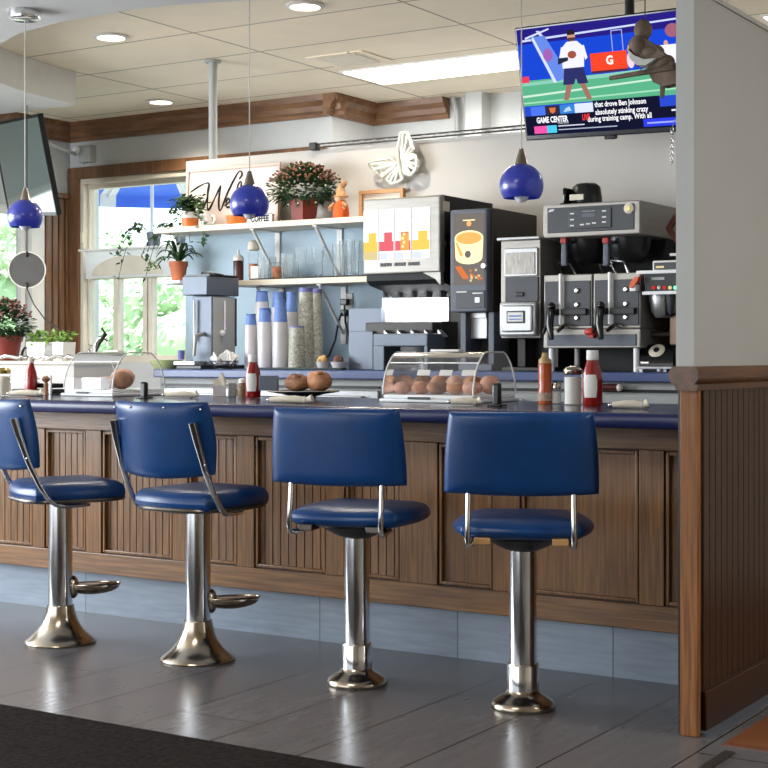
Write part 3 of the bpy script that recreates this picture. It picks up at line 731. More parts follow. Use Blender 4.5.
# lit television
c = Vector((-2.8446, 6.4, 2.3992)); TM = tv_matrix((0, 0, 0), -0.1869, 0.2389, -0.0486)
t = thing('television', 'large flat television showing a football practice broadcast, hung from the ceiling', 'television', c)
W, H = 0.97, 0.541
b = MB(); b.box(-W / 2, W / 2, 0.0, 0.035, -H / 2, H / 2, .006); b.box(-.3, .3, .03, .07, -.2, .15, .01); b.box(-.03, .03, -.004, .02, -H / 2 - .016, -H / 2 + .004, .004); b.xf(TM); part('housing', b, mt['black_gloss'], t)
tvm = {}
def tvc(c):
    k = tuple(c)
    if k not in tvm: tvm[k] = len(tvm)
    return tvm[k]
b = MB(); sw, sh = W - .022, H - .036
lay = [0]
def P2d(pts, col):
    """flat picture shapes of the broadcast; screen coordinates 0..1 from the lower left"""
    lay[0] += 1
    y = -0.0004 - lay[0] * 0.00002
    b.add([((p[0] - .5) * sw, y, (p[1] - .5) * sh + .006) for p in pts], [tuple(range(len(pts)))], tvc(col))
def rect(x0, y0, x1, y1, col): P2d([(x0, y0), (x1, y0), (x1, y1), (x0, y1)], col)
def oval(cx, cy, rx, ry, col): P2d([(cx + rx * math.cos(a * PI / 8), cy + ry * math.sin(a * PI / 8)) for a in range(16)], col)
rect(0, 0, 1, 1, (24, 66, 196)); rect(0, .86, 1, 1, (36, 28, 120)); rect(0, .28, 1, .52, (84, 166, 128))
P2d([(0, .36), (1, .44), (1, .455), (0, .38)], (190, 220, 200)); P2d([(0, .30), (1, .33), (1, .345), (0, .315)], (150, 205, 172)); P2d([(0, .47), (1, .5), (1, .54), (0, .5)], (130, 190, 170))
P2d([(.03, .88), (1, .93), (1, .945), (.03, .90)], (190, 200, 236)); P2d([(.12, .97), (.14, .97), (.18, .88), (.16, .88)], (190, 200, 236)); P2d([(.05, .9), (.2, .97), (.2, .985), (.05, .92)], (200, 206, 240))
P2d([(.08, .92), (.17, .92), (.30, .52), (.20, .48)], (96, 128, 214)); P2d([(.09, .9), (.10, .92), (.22, .48), (.20, .48)], (200, 208, 240)); oval(.18, .74, .03, .06, (150, 90, 170))
rect(.0, .50, .05, .56, (214, 60, 86))
rect(.56, .7, .565, .9, (150, 160, 210)); rect(.62, .7, .625, .9, (150, 160, 210)); P2d([(.56, .9), (.625, .9), (.625, .89), (.56, .89)], (150, 160, 210))
rect(.43, .55, .64, .71, (232, 66, 40)); rect(.43, .53, .64, .55, (70, 40, 60))
for x, col in ((.66, (220, 200, 214)), (.70, (60, 40, 110)), (.735, (230, 222, 228)), (.775, (120, 60, 120)), (.86, (240, 236, 240)), (.93, (250, 240, 244))):
    oval(x, .62, .022, .075, col); oval(x, .73, .012, .03, (206, 150, 130))
rect(.80, .52, 1, .72, (226, 226, 244)); oval(.9, .84, .04, .06, (150, 90, 110))
# player
P2d([(.25, .31), (.28, .31), (.315, .47), (.28, .48)], (150, 106, 92)); P2d([(.39, .30), (.42, .30), (.385, .46), (.35, .47)], (150, 106, 92))
P2d([(.255, .45), (.32, .45), (.335, .50), (.345, .45), (.405, .45), (.385, .60), (.27, .60)], (44, 46, 96))
P2d([(.262, .60), (.39, .60), (.40, .78), (.36, .84), (.30, .84), (.262, .78)], (222, 222, 230)); P2d([(.24, .66), (.265, .66), (.285, .78), (.265, .8)], (222, 222, 230)); P2d([(.40, .66), (.415, .68), (.40, .8), (.385, .78)], (222, 222, 230))
P2d([(.235, .64), (.30, .67), (.30, .70), (.24, .70)], (36, 40, 60)); oval(.325, .72, .026, .035, (150, 76, 60)); oval(.33, .885, .024, .048, (190, 140, 122)); P2d([(.306, .90), (.354, .90), (.35, .945), (.31, .945)], (40, 30, 30)); P2d([(.31, .845), (.35, .845), (.352, .875), (.308, .875)], (80, 54, 48))
# ticker and captions
rect(0, .18, 1, .275, (40, 70, 190)); rect(.04, .185, .13, .27, (70, 110, 220)); rect(.13, .185, .22, .27, (46, 40, 60)); rect(.22, .185, .31, .27, (52, 120, 200)); rect(.31, .185, .43, .27, (206, 214, 236))
P2d([(.155, .25), (.195, .25), (.19, .21), (.175, .195), (.16, .21)], (208, 110, 60)); P2d([(.24, .2), (.29, .21), (.28, .25), (.255, .235)], (170, 200, 240))
rect(0, 0, 1, .185, (18, 20, 44)); rect(.42, .18, .80, .285, (18, 20, 44)); rect(.40, .09, .86, .185, (18, 20, 44)); rect(.36, .06, .40, .10, (18, 20, 44))
rect(.70, .015, 1, .085, (44, 60, 216)); rect(.05, .015, .13, .085, (226, 80, 160)); rect(.13, .015, .19, .085, (70, 190, 220)); rect(.86, .14, 1, .155, (220, 224, 240)); rect(.72, .04, .9, .055, (150, 160, 236))
rect(.20, .07, .36, .08, (200, 206, 220)); rect(.20, .035, .55, .045, (160, 168, 190))
y0 = -0.002
def tx(s, size, u, v, col, **k): b.text(s, size, ((u - .5) * sw, y0, (v - .5) * sh + .006), (1, 0, 0), (0, 0, 1), tvc(col), extrude=0, **k)
tx('that drove Ben Johnson', .034, .43, .225, (240, 240, 244), bold=.0008, sx=.86); tx('absolutely stinking crazy', .034, .43, .155, (240, 240, 244), bold=.0008, sx=.86); tx('during training camp. With all', .034, .38, .095, (240, 240, 244), bold=.0008, sx=.86)
tx('GAME CENTER', .038, .07, .115, (236, 238, 244), bold=.0014, sx=.72); tx('LIVE', .038, .35, .115, (240, 60, 50), bold=.0012, sx=.6)
tx('G', .055, .52, .60, (255, 236, 226), bold=.002); tx('MORE NEWS', .012, .2, .095, (220, 224, 236), sx=.9)
b.xf(TM)
part('screen', b, [glow('tv_%d_%d_%d' % k, k, 0.95) for k in tvm], t, label='lit screen with a quarterback, captions and score ticker')
b = MB(); xq = pX(627, 6.44); b.tube([(xq, 6.47, CEIL - .002), (xq, 6.47, 2.45)], .022, 14); b.box(xq - .06, xq + .06, 6.41, 6.53, CEIL - .012, CEIL - .001, .003); b.v = [v - c for v in b.v]
part('ceiling_mount', b, mt['black'], t)
# blank television at the left
TM2 = tv_matrix((0, 0, 0), -0.5295, 0.2138, -0.0853)
W, H = 1.22, 0.655; rc = Vector((-7.45, 7.27, 2.385)); ax = Vector((TM2[0][0], TM2[1][0], TM2[2][0]))
c2 = rc + ax * (.56 - W / 2)
t = thing('television', 'blank dark television tilted down at the left edge, reflecting the room', 'television', c2)
b = MB(); b.box(-W / 2, W / 2, .002, .03, -H / 2, H / 2, .005); b.box(-.35, .35, .03, .075, -.22, .2, .01)
b.box(-W / 2, W / 2, -.006, .004, H / 2 - .02, H / 2); b.box(-W / 2, W / 2, -.006, .004, -H / 2, -H / 2 + .02); b.box(W / 2 - .018, W / 2, -.006, .004, -H / 2, H / 2); b.box(-W / 2, -W / 2 + .018, -.006, .004, -H / 2, H / 2)
b.xf(TM2); part('housing', b, mt['black'], t)
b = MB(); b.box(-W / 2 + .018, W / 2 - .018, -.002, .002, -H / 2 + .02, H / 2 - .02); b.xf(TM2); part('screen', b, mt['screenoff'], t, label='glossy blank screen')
b = MB(); e = Vector((pX(64, 8.2), 8.2, pZ(64, 149, 8.2))); b.tube([(pX(40, 7.75), 7.75, e.z), (pX(58, 8.1), 8.1, e.z), (pX(76, YV - .08), YV - .08, e.z)], .014, 8)
b.v = [v - c2 for v in b.v]; part('wall_arm', b, mt['partition'], t)
b = MB(); xa, xb = pX(80, YV - .05), pX(92, YV - .05); b.box(xa, xb, YV - .07, YV - .001, 2.59, 2.72, .008); single('junction_box', b, mt['partition'], 'small pale box on the wall under the crown moulding in the corner', 'wall box')
b = MB(); xa = pX(80, YV - .09); b.ball((xa - .03, YV - .1, 2.685), .032); b.tube([(xa - .03, YV - .1, 2.685), (xa - .02, YV - .001, 2.69)], .012, 8); b.tube([(xa - .03, YV - .06, 2.68), (xa - .045, YV - .02, 2.64), (xa - .04, YV - .006, 2.57)], .004, 6)
single('security_camera', b, mt['white_gloss'], 'small white camera on a bracket above the window corner', 'camera')

# carved bird whirligig hanging in front of the television, and the chain beside the partition
hx, hy = pX(652, 5.6), 5.6
def W2(u, v): return (pX(u, hy), pZ(u, v, hy))
t = thing('bird_mobile', 'carved brown bird mobile with a long stick, hanging in front of the television', 'hanging ornament', (hx, hy, W2(652, 95)[1]))
def outl(pts): return [W2(u, v) for u, v in pts]
def ball_at(u, v, r, ry, rz): q = W2(u, v); b.ball((q[0], hy, q[1]), r, ry, rz, n=18)
b = MB(); b.prism(outl([(631, 44), (636, 38), (648, 40), (658, 47), (668, 57), (660, 60), (644, 60), (633, 54)])[::-1], hy - .03, hy + .03, 'XZ'); ball_at(640, 47, .042, .05, .05); ball_at(643, 30, .036, .04, .042); ball_at(652, 52, .05, .04, .03)
part('upper_bird', b, mt['feather'], t, True, 'brown upper bird')
b = MB(); b.prism(outl([(631, 50), (634, 60), (641, 67), (650, 67), (660, 60), (648, 61), (638, 57)])[::-1], hy - .045, hy + .04, 'XZ'); part('belly', b, mt['feather_pale'], t, True, 'pale belly of the upper bird')
b = MB(); a_, c_ = W2(612, 79), W2(676, 68); b.tube([(a_[0], hy - .02, a_[1]), (c_[0], hy - .02, c_[1])], [.009, .013], 8); part('stick', b, mt['feather'], t, True)
b = MB(); b.ball((W2(664, 62)[0], hy, W2(664, 62)[1]), .045, .03, .03); b.prism(outl([(648, 70), (656, 60), (668, 58), (678, 66), (678, 84), (664, 87), (655, 83)])[::-1], hy - .02, hy + .04, 'XZ'); b.prism(outl([(660, 84), (664, 84), (663, 97), (660, 97)]), hy, hy + .015, 'XZ')
part('lower_bird', b, mt['feather'], t, True)
b = MB(); q = W2(645, 20); b.tube([(q[0], hy, q[1]), (q[0], hy, CEIL - .001)], .0025, 6); q = W2(641, 60); q2 = W2(641, 72); b.tube([(q[0], hy, q[1]), (q2[0], hy, q2[1])], .0025, 6); part('string', b, mt['cord'], t, True)
b = MB(); cy = 6.33; zc0 = pZ(672, 129.5, cy); x = pX(672, cy)
for k in range(12):
    z = zc0 - .0135 * k; ang = PI / 2 * (k % 2)
    b.tube([(x + .008 * math.cos(q) * math.cos(ang), cy + .008 * math.cos(q) * math.sin(ang), z + .010 * math.sin(q)) for q in [i * PI / 4 for i in range(8)]], .0022, 5, closed=True)
b.tube([(x, cy, zc0 + .01), (x + .005, cy + .03, zc0 + .05)], .002, 5)
single('hanging_chain', b, mt['chrome'], 'thin metal chain hanging from the lower right of the lit television', 'chain')

# round disc sign hanging in the side window
dx, dy = pX(27, 6.8), 6.8; dz = pZ(27, 270, 6.8); r_ = 18.5 / FOC * 9.5
t = thing('round_hanging_disc', 'round grey disc sign hanging in front of the side window', 'hanging disc', (dx, dy, dz))
ax = Vector((math.sin(PSI + .25), -math.cos(PSI + .25), 0))
b = MB(); b.lathe([(0, .0), (r_ * .93, .0), (r_ * .93, .014), (0, .014)], n=40, axis=ax); part('disc', b, mt['discgrey'], t)
b = MB(); b.lathe([(r_ * .93, -.003), (r_, -.003), (r_, .018), (r_ * .93, .018)], n=40, axis=ax, cap=False); part('rim', b, mt['white'], t)
b = MB()
for s in (-1, 1): b.ball((ax.x * .016, ax.y * .016, s * r_ * .84), .01, .01, .02)
part('clip', b, mt['black'], t)
b = MB(); b.tube([(0, 0, r_), (0, 0, 2.69 - dz - .001)], .003, 6); b.tube([(0, 0, -r_), (.06, 0, -r_ - .1), (.16, 0, -r_ - .2), (.28, 0, -r_ - .26)], .004, 6); part('wire', b, mt['cord'], t)

# ================================================================== BACK COUNTER MACHINES
Y0 = 6.36
def fx(u, Y=None): return pX(u, Y0 if Y is None else Y)
def fz(u, v, Y=None): return pZ(u, v, Y0 if Y is None else Y)
# ---- soda dispenser
x0, x1 = fx(363), fx(440); zt = fz(440, 195); zb = fz(440, 281); yb = min(6.95, pYx(493, x1))
t = thing('soda_dispenser', 'large black and steel soda dispenser with four lit drink pictures', 'drink dispenser', ((x0 + x1) / 2, 6.65, BB))
b = MB(); zu = fz(382, 298, 6.62)
b.prism([(Y0 + .03, zb + .012), (Y0 + .06, zb - .01), (6.60, zu + .02), (6.64, zu), (yb, zu), (yb, zt + .004), (Y0 + .03, zt + .004)], x0 + .002, x1 - .002, 'YZ'); part('cabinet', b, mt['black_matte'], t, True)
b = MB(); b.box(x0, x1, Y0, Y0 + .05, fz(440, 272), zt, .008)
b.prism([(x1 - .10, fz(440, 272)), (x1 - .03, zb + .012), (x1, zb - .018), (x1, fz(440, 272))], Y0 + .004, Y0 + .035, 'XZ'); part('front_frame', b, mt['steel'], t, True)
us = [(364, 378.2), (379.6, 394.2), (395.8, 411), (412.6, 430)]
zl, zh = fz(420, 258), fz(420, 207.5)
for i, (a, c_) in enumerate(us):
    xa, xc = fx(a), fx(c_); w = xc - xa; b = MB(); y = Y0 - .004
    b.box(xa, xc, y, Y0 + .002, zl, zh)
    def im(p0, q0, p1, q1, mi, l=1): b.add([(xa + p0 * w, y - .0004 * l, zl + q0 * (zh - zl)), (xa + p1 * w, y - .0004 * l, zl + q0 * (zh - zl)), (xa + p1 * w, y - .0004 * l, zl + q1 * (zh - zl)), (xa + p0 * w, y - .0004 * l, zl + q1 * (zh - zl))], [(0, 1, 2, 3)], mi)
    im(.18, .80, .62, .83, 1); im(.12, .73, .8, .755, 1); im(.5, .68, .85, .71, 1)
    im(.0, .16, 1, .36, 2); im(.34, .16, .90, .54, 3, 2); im(.38, .5, .86, .52, 2, 3); im(.0, 0, .55, .13, 1)
    if i == 2:
        for k in range(4): im(.42 + .1 * (k % 2), .22 + .08 * k, .56 + .1 * (k % 2), .27 + .08 * k, 4, 4)
    if i == 0: im(0, -.0, 1, .16, 5, 2)
    part('drink_panel', b, [g_white, g_pale, [g_yel, g_pink, g_pink, g_yel][i], [g_yel, g_pink, g_amb, g_yel][i], g_cup, g_tea], t, True, ['lit drink panel with yellow juice', 'lit drink panel with pink lemonade', 'lit drink panel with iced amber drink', 'lit drink panel with orange juice'][i])
b = MB()
for k in range(3):
    for q in range(4):
        xa = fx(380.5 + k * 14 + q * 2.9); b.box(xa, xa + .013, Y0 - .003, Y0 + .003, fz(400, 266), fz(400, 262.5))
part('button_strip', b, mt['black'], t, True)
b = MB(); b.lathe([(.012, 0), (.012, .006), (0, .006)], (x1 + .0, Y0 + .06, fz(437, 236)), 16, axis=(1, 0, 0)); b.box(x1 - .001, x1 + .008, Y0 + .045, Y0 + .075, fz(437, 246), fz(437, 240), .003); part('lock', b, mt['black_gloss'], t, True)
b = MB(); b.box(x1 - .001, x1 + .001, pYx(443, x1), pYx(449.5, x1), pZ(446, 212, 6.45), pZ(446, 202, 6.45)); part('sticker', b, mt['cream'], t, True, 'small cream sticker on the side')
Ys = 6.68
xs0, xs1 = fx(382, Ys), fx(448.5, Ys); zs0, zs1 = fz(415, 321.5, Ys), fz(415, 291, Ys)
b = MB(); b.box(xs0, xs1, Ys, Ys + .03, zs0, zu + .002); part('back_plate', b, mt['white_gloss'], t, True, 'bright white plate behind the nozzles')
for k in range(5):
    xk = fx(386.5 + k * 14.2, 6.6); b = MB()
    zz = fz(386 + k * 14, 297.5, 6.6); b.lathe([(.016, 0), (.02, .03), (.024, .05), (.026, .075)], (xk, 6.6, zz), 16); b.box(xk - .004, xk + .004, 6.57, 6.59, zz - .0, zz + .09, .002); part('nozzle', b, mt['darkgrey'], t, True)
b = MB(); b.box(xs0, xs1, 6.62, Ys + .1, BB + .001, zs0 - .002, .004); part('lower_cabinet', b, mt['black'], t, True)
b = MB(); za = fz(415, 331.5, 6.55); b.box(xs0 - .002, xs1, 6.52, 6.62, za - .012, zs0 - .006, .006); part('shelf_lip', b, mt['brown_grey'], t, True)
for k in range(5):
    xk = fx(386 + k * 13.4, 6.5); b = MB(); b.prism([(xk, za - .03), (xk + .04, za - .028), (xk + .015, za - .006), (xk, za + .008)], 6.48, 6.52, 'XZ'); part('lever', b, mt['steel_h'], t, True)
xd0, xd1 = fx(373, 6.34), fx(427.5, 6.34)
zd1 = fz(400, 333.5, 6.34); zd0 = fz(400, 346.5, 6.34)
b = MB(); b.box(xd0, xd1, 6.34, 6.52, zd0, zd1, .006); b.box(xd0, fx(384, 6.34), 6.34, 6.5, BB + .001, zd0 + .005, .004); b.box(fx(424, 6.34), xd1, 6.34, 6.5, BB + .001, zd0 + .005, .004); part('drip_tray', b, mt['steel_grey'], t, True)
b = MB(); b.box(fx(348.5, 6.60), fx(381, 6.60), 6.6, 6.64, BB + .001, fz(360, 308, 6.6), .004); b.box(fx(348.5, 6.5), fx(373, 6.5), 6.5, 6.6, BB + .001, fz(360, 331, 6.5), .004)
part('side_shroud', b, mt['steel_grey'], t, True)

# ---- hot coffee dispenser
x0, x1 = fx(450), fx(489); zt = fz(470, 209); zb = fz(470, 312); yb = min(6.93, pYx(537, x1))
t = thing('coffee_dispenser', 'tall dark coffee dispenser with a glowing coffee cup picture', 'coffee machine', ((x0 + x1) / 2, 6.65, BB))
b = MB(); b.box(x0 + .004, x1, Y0 + .04, yb, zb - .0, zt + .004, .004); b.box(x0 + .004, x1 + .0, 6.56, yb, BB + .001, zb + .001); part('cabinet', b, mt['brown_grey'], t, True)
b = MB(); b.box(x0, x1 - .012, Y0, Y0 + .045, zb, zt, .008); door = part('door', b, mt['midgrey'], t, True)
b = MB(); pa, pb, za, zc = fx(454), fx(484.5), fz(470, 285), fz(470, 213.5); y = Y0 - .002
b.box(pa, pb, y, Y0 + .001, za, zc); w, h = pb - pa, zc - za
def pp(pts, mi, l): b.add([(pa + p * w, y - .0004 * l, za + q * h) for p, q in pts], [tuple(range(len(pts)))], mi)
def ov(cx, cy, rx, ry, mi, l, n=24): pp([(cx + rx * math.cos(2 * PI * k / n), cy + ry * math.sin(2 * PI * k / n)) for k in range(n)], mi, l)
ov(.5, .86, .08, .04, 2, 1); pp([(.3, .9), (.7, .9), (.7, .915), (.3, .915)], 1, 1)
pp([(.03, .66), (.97, .66), (.94, .38)] + [(.5 + .44 * math.cos(a), .38 + .09 * math.sin(a)) for a in [-i * PI / 8 for i in range(1, 8)]] + [(.06, .38)], 1, 2)
ov(.5, .66, .47, .105, 1, 3); ov(.5, .655, .42, .085, 2, 4); pp([(.06, .6), (.12, .6), (.32, .42), (.22, .40)], 2, 5); ov(.47, .43, .10, .05, 4, 6)
for k in range(4): pp([(.04 + .05 * k, .26), (.09 + .05 * k, .27), (.36 + .05 * k, .1), (.31 + .05 * k, .08)], 3, 2 + k)
for k in range(14): ov(.55 + .36 * R.random(), .06 + .18 * R.random(), .045, .018, R.choice((3, 5)), 3 + k % 3, 8)
part('picture_panel', b, [g_pan, g_cup, g_cof, g_cin, mt['darkgrey'], g_tea], t, True, 'backlit picture of a steaming coffee cup')
b = MB(); b.box(fx(456), fx(485), Y0 - .004, Y0 + .002, fz(470, 308.5), fz(470, 290.5), .002); part('control_panel', b, mt['darkgrey'], t, True)
b = MB(); b.box(fx(475.5), fx(479.8), Y0 - .007, Y0 - .003, fz(477, 302.5), fz(477, 297.5)); part('push_button', b, g_btn, t, True, 'lit square button')
b = MB(); b.box(fx(457), fx(467), Y0 - .006, Y0 - .003, fz(462, 292.6), fz(462, 291.4)); b.box(fx(473), fx(483), Y0 - .006, Y0 - .003, fz(478, 293.8), fz(478, 292.6)); part('marking', b, mt['white'], t, True)
b = MB(); b.lathe([(.017, 0), (.017, .014), (.012, .02), (0, .02)], (fx(485), Y0, fz(485, 266)), 20, axis=(0, -1, 0)); part('lock', b, mt['chrome'], t, True)
b = MB(); b.box(x0 + .03, x0 + .06, Y0 + .05, 6.57, BB + .001, zb, .003); b.box(x1 - .03, x1, Y0 + .05, 6.57, BB + .001, zb, .003); b.box(x0 + .03, x1, Y0 + .03, 6.57, BB + .001, BB + .035, .004); part('base', b, mt['midgrey'], t, True)
b = MB(); b.box(fx(474, 6.5), fx(491, 6.5), 6.46, 6.56, fz(480, 339, 6.5), fz(480, 314, 6.5), .004); b.box(fx(474, 6.5), fx(491, 6.5), 6.45, 6.47, fz(480, 318.5, 6.5), fz(480, 313, 6.5), .002); part('spout_cover', b, mt['steel_h'], t, True)

# ---- coffee grinder with steel badge
x0, x1 = fx(500), fx(539.5); zt = fz(520, 237); yb = 6.9
t = thing('coffee_grinder', 'narrow steel coffee grinder with a square badge between the dispenser and the brewer', 'coffee grinder', ((x0 + x1) / 2, 6.6, BB))
b = MB(); b.box(x0 - .01, x1 + .006, Y0 - .015, yb, zt - .014, zt, .004); part('lid', b, mt['steel_h'], t, True)
b = MB(); b.box(x0, x1, Y0 + .01, yb, fz(520, 338), zt - .014, .004); part('cabinet', b, mt['steel'], t, True)
b = MB(); b.box(fx(504), fx(537.5), Y0, Y0 + .012, fz(520, 276.5), fz(520, 248), .004); part('upper_frame', b, mt['steel_h'], t, True)
b = MB(); b.box(fx(505.5), fx(535), Y0 - .004, Y0 + .004, fz(520, 274), fz(520, 252.5), .001); part('hopper_panel', b, M('brushed_taupe', (150, 146, 140), .4, .8, col2=(120, 116, 110), vscale=20, stretch=(8, 1, 1)), t, True)
b = MB(); b.box(fx(505), fx(538), Y0, Y0 + .012, fz(520, 302), fz(520, 277), .003); part('control_panel', b, mt['darkgrey'], t, True)
b = MB(); b.box(fx(515.8), fx(524), Y0 - .008, Y0 + .002, fz(520, 296.5), fz(520, 292), .003); part('rocker_switch', b, mt['black_gloss'], t, True)
b = MB(); b.box(fx(502), fx(538.5), Y0 - .03, Y0 + .012, fz(520, 336.5), fz(520, 302), .012); b.box(fx(505), fx(536), Y0 - .04, Y0 - .02, fz(520, 332.5), fz(520, 305), .014); part('badge_plate', b, mt['steel_h'], t, True)
b = MB(); b.box(fx(510.5), fx(529), Y0 - .043, Y0 - .035, fz(520, 323.5), fz(520, 311), .003); part('badge_border', b, mt['darkgrey'], t, True)
b = MB(); b.box(fx(512), fx(527.5), Y0 - .047, Y0 - .04, fz(520, 322), fz(520, 312.5), .003); b.box(fx(513.5), fx(526), Y0 - .048, Y0 - .046, fz(520, 317), fz(520, 315.5), mi=1); b.box(fx(513.5), fx(526), Y0 - .048, Y0 - .046, fz(520, 320), fz(520, 318.8), mi=1); part('badge_label', b, [mt['white'], mt['cupblue']], t, True, 'white label with blue lines')
b = MB(); b.box(x0 + .02, x1 - .02, 6.6, yb, BB + .001, fz(520, 338) + .001); part('rear_column', b, mt['black'], t, True)
b = MB(); b.box(fx(522, 6.55), fx(530, 6.55), 6.5, 6.6, BB + .02, fz(520, 338), .003); b.box(x0, x1, 6.38, 6.6, BB + .001, BB + .02, .004); part('chute', b, mt['brown_grey'], t, True)

# ---- twin coffee brewer: head + urn base
x0, x1 = fx(543), fx(640); zt = fz(600, 202); zl = fz(600, 235.5); yb = 6.93
t = thing('coffee_brewer', 'wide steel twin coffee brewer with two black taps and urns', 'coffee brewer', ((x0 + x1) / 2, 6.62, BB))
b = MB(); b.box(x0, x1, Y0, yb, zl, zt, .006); part('head', b, mt['steel'], t, True)
b = MB(); b.box(fx(547.5), fx(634.5), Y0 - .004, Y0 + .004, fz(590, 231.5), fz(590, 206), .003); part('head_panel', b, mt['darkgrey'], t, True)
b = MB(); b.box(fx(569), fx(612), Y0 - .010, Y0 - .003, fz(590, 228.5), fz(590, 208.5), .003)
for q, (uu, vv) in enumerate([(573, 213), (573, 219), (573, 225), (583, 224.5), (589, 224), (595, 223.5), (605, 212), (605, 218), (605, 223)]):
    b.box(fx(uu - 2), fx(uu + 2), Y0 - .012, Y0 - .009, fz(590, vv + .6), fz(590, vv - .8), mi=1)
b.box(fx(583), fx(596), Y0 - .012, Y0 - .009, fz(590, 211.6), fz(590, 211), mi=2); b.box(fx(583), fx(596), Y0 - .0115, Y0 - .009, fz(590, 217), fz(590, 213.5), mi=3)
part('keypad', b, [mt['darkgrey'], mt['white'], mt['partition'], mt['midgrey']], t, True, 'keypad with pale buttons')
b = MB(); b.prism([(fx(548.5), fz(548, 212.5)), (fx(553.5), fz(553, 211.4)), (fx(555), fz(555, 209.2)), (fx(550), fz(550, 210))], Y0 - .006, Y0 - .003, 'XZ'); part('emblem', b, mt['white'], t, True, 'small pale emblem')
b = MB(); b.lathe([(.024, 0), (.024, .006), (.017, .009), (0, .009)], (fx(629.5), Y0 - .004, fz(629, 208.5)), 24, axis=(0, -1, 0)); b.lathe([(.009, 0), (.009, .012), (0, .012)], (fx(629.5), Y0 - .004, fz(629, 208.5)), 12, mi=1, axis=(0, -1, 0)); part('round_badge', b, [mt['dial'], mt['brass']], t, True)
b = MB(); b.box(x0 + .02, x1 - .02, 6.72, yb, BB + .001, zl + .001); part('back_column', b, mt['black_matte'], t, True)
for k, uu in enumerate((577, 619)):
    xc = fx(uu - 4, 6.40); b = MB(); b.lathe([(.06, fz(uu, 263, 6.55)), (.09, fz(uu, 256, 6.55)), (.105, fz(uu, 241, 6.55)), (.105, zl)], (xc, 6.56, 0), 28); fn = part('brew_funnel', b, mt['black'], t, True)
    b = MB(); xh = fx(uu - 13.5, 6.40); b.box(xh - .014, xh + .014, 6.40, 6.425, fz(uu - 13, 266, 6.4), fz(uu - 13, 243, 6.4), .006); b.box(xh - .016, xh + .016, 6.40, 6.55, fz(uu - 13, 243.5, 6.4), fz(uu - 13, 240, 6.4), .004); part('handle', b, mt['midgrey'], fn, True)
    b = MB(); b.box(xh - .015, xh + .015, 6.395, 6.43, fz(uu - 13, 243.5, 6.4), fz(uu - 13, 237.5, 6.4), .004); part('handle_tip', b, mt['red'], fn, True, 'dull red handle end')
zu1, zu0, zp0 = fz(600, 273.5), fz(600, 328.5), fz(600, 348)
for k, (a, c_) in enumerate(((543.5, 591.5), (593, 640))):
    xa, xc = fx(a), fx(c_); w = xc - xa
    b = MB(); b.box(xa, xc, Y0 + .006, 6.70, zu0, zu1, .004); urn = part('urn', b, mt['steel'], t, True)
    b = MB(); b.box(xa + .006, xa + .33 * w, Y0, Y0 + .012, zu0 + .012, zu1 - .03, .003); part('side_panel', b, mt['darkgrey'], urn, True)
    b = MB(); b.box(xa + .44 * w, xc - .006, Y0, Y0 + .012, zu0 + .012, zu1 - .03, .003); part('button_panel', b, mt['darkgrey'], urn, True)
    b = MB(); b.tube([(xa + .385 * w, Y0 - .012, zu0 + .02), (xa + .385 * w, Y0 - .012, zu1 + .004)], .009, 12); part('sight_glass', b, mt['white_gloss'], urn, True, 'white vertical gauge tube')
    for q, zz in enumerate((.70, .44, .20)):
        b = MB(); b.lathe([(.012, 0), (.012, .008), (.008, .012), (0, .012)], (xa + .70 * w, Y0, zu0 + (zu1 - zu0) * zz), 16, axis=(0, -1, 0)); part('button', b, mt['chrome'], urn, True)
    b = MB(); zz = zu0 + (zu1 - zu0) * .31; b.box(xa + .1 * w, xc - .02, Y0 - .02, Y0 + .002, zz - .015, zz + .015, .003); part('tap_bar', b, mt['black'], urn, True)
    b = MB(); xf_ = xa + .27 * w; b.ball((xf_, Y0 - .05, zz + .025), .02); b.tube([(xf_, Y0 - .0, zz), (xf_, Y0 - .06, zz), (xf_, Y0 - .07, zz - .06), (xf_ + .01, Y0 - .07, zz - .13)], [.016, .02, .018, .012], 12); b.tube([(xf_, Y0 - .06, zz - .02), (xf_ - .03, Y0 - .075, zz - .1)], .008, 8); part('tap', b, mt['black_gloss'], urn, True)
    b = MB(); b.tube([(xf_ + .02, Y0 - .03, zz - .09), (xf_ + .06, Y0 - .03, zz - .06), (xf_ + .08, Y0 - .01, zz - .07)], .010, 8); part('tap_fitting', b, mt['chrome_worn'], urn, True)
b = MB(); b.box(x0, x1, Y0 + .004, 6.74, zp0, zu0 - .001, .005); part('base_frame', b, mt['steel'], t, True)
b = MB(); b.box(fx(547), fx(636), Y0 - .002, Y0 + .006, fz(590, 346), fz(590, 334.5), .002); part('base_panel', b, mt['midgrey'], t, True)
b = MB(); b.ball((fx(593), Y0 - .02, fz(593, 332)), .035, .02, .018); b.box(fx(591), fx(596), Y0 - .03, Y0, fz(593, 338), fz(593, 333), .003); part('valve_knob', b, mt['red'], t, True, 'red valve knob')
for uu in (548, 633):
    for yy in (6.4, 6.68):
        b = MB(); b.lathe([(.014, BB + .001), (.014, zp0)], (fx(uu), yy, 0), 12); part('leg', b, mt['white_gloss'], t, True)
for k, (a, c_) in enumerate(((553, 261), (595, 262), (607, 258))):
    b = MB(); b.tube([(fx(a - 8), 6.55, fz(a, 274)), (fx(a - 8), 6.5, fz(a, c_)), (fx(a + 5), 6.5, fz(a, c_ + 2)), (fx(a + 10), 6.5, fz(a, 274))], .007, 8)
    part('pipe', b, mt['chrome'], t, True)
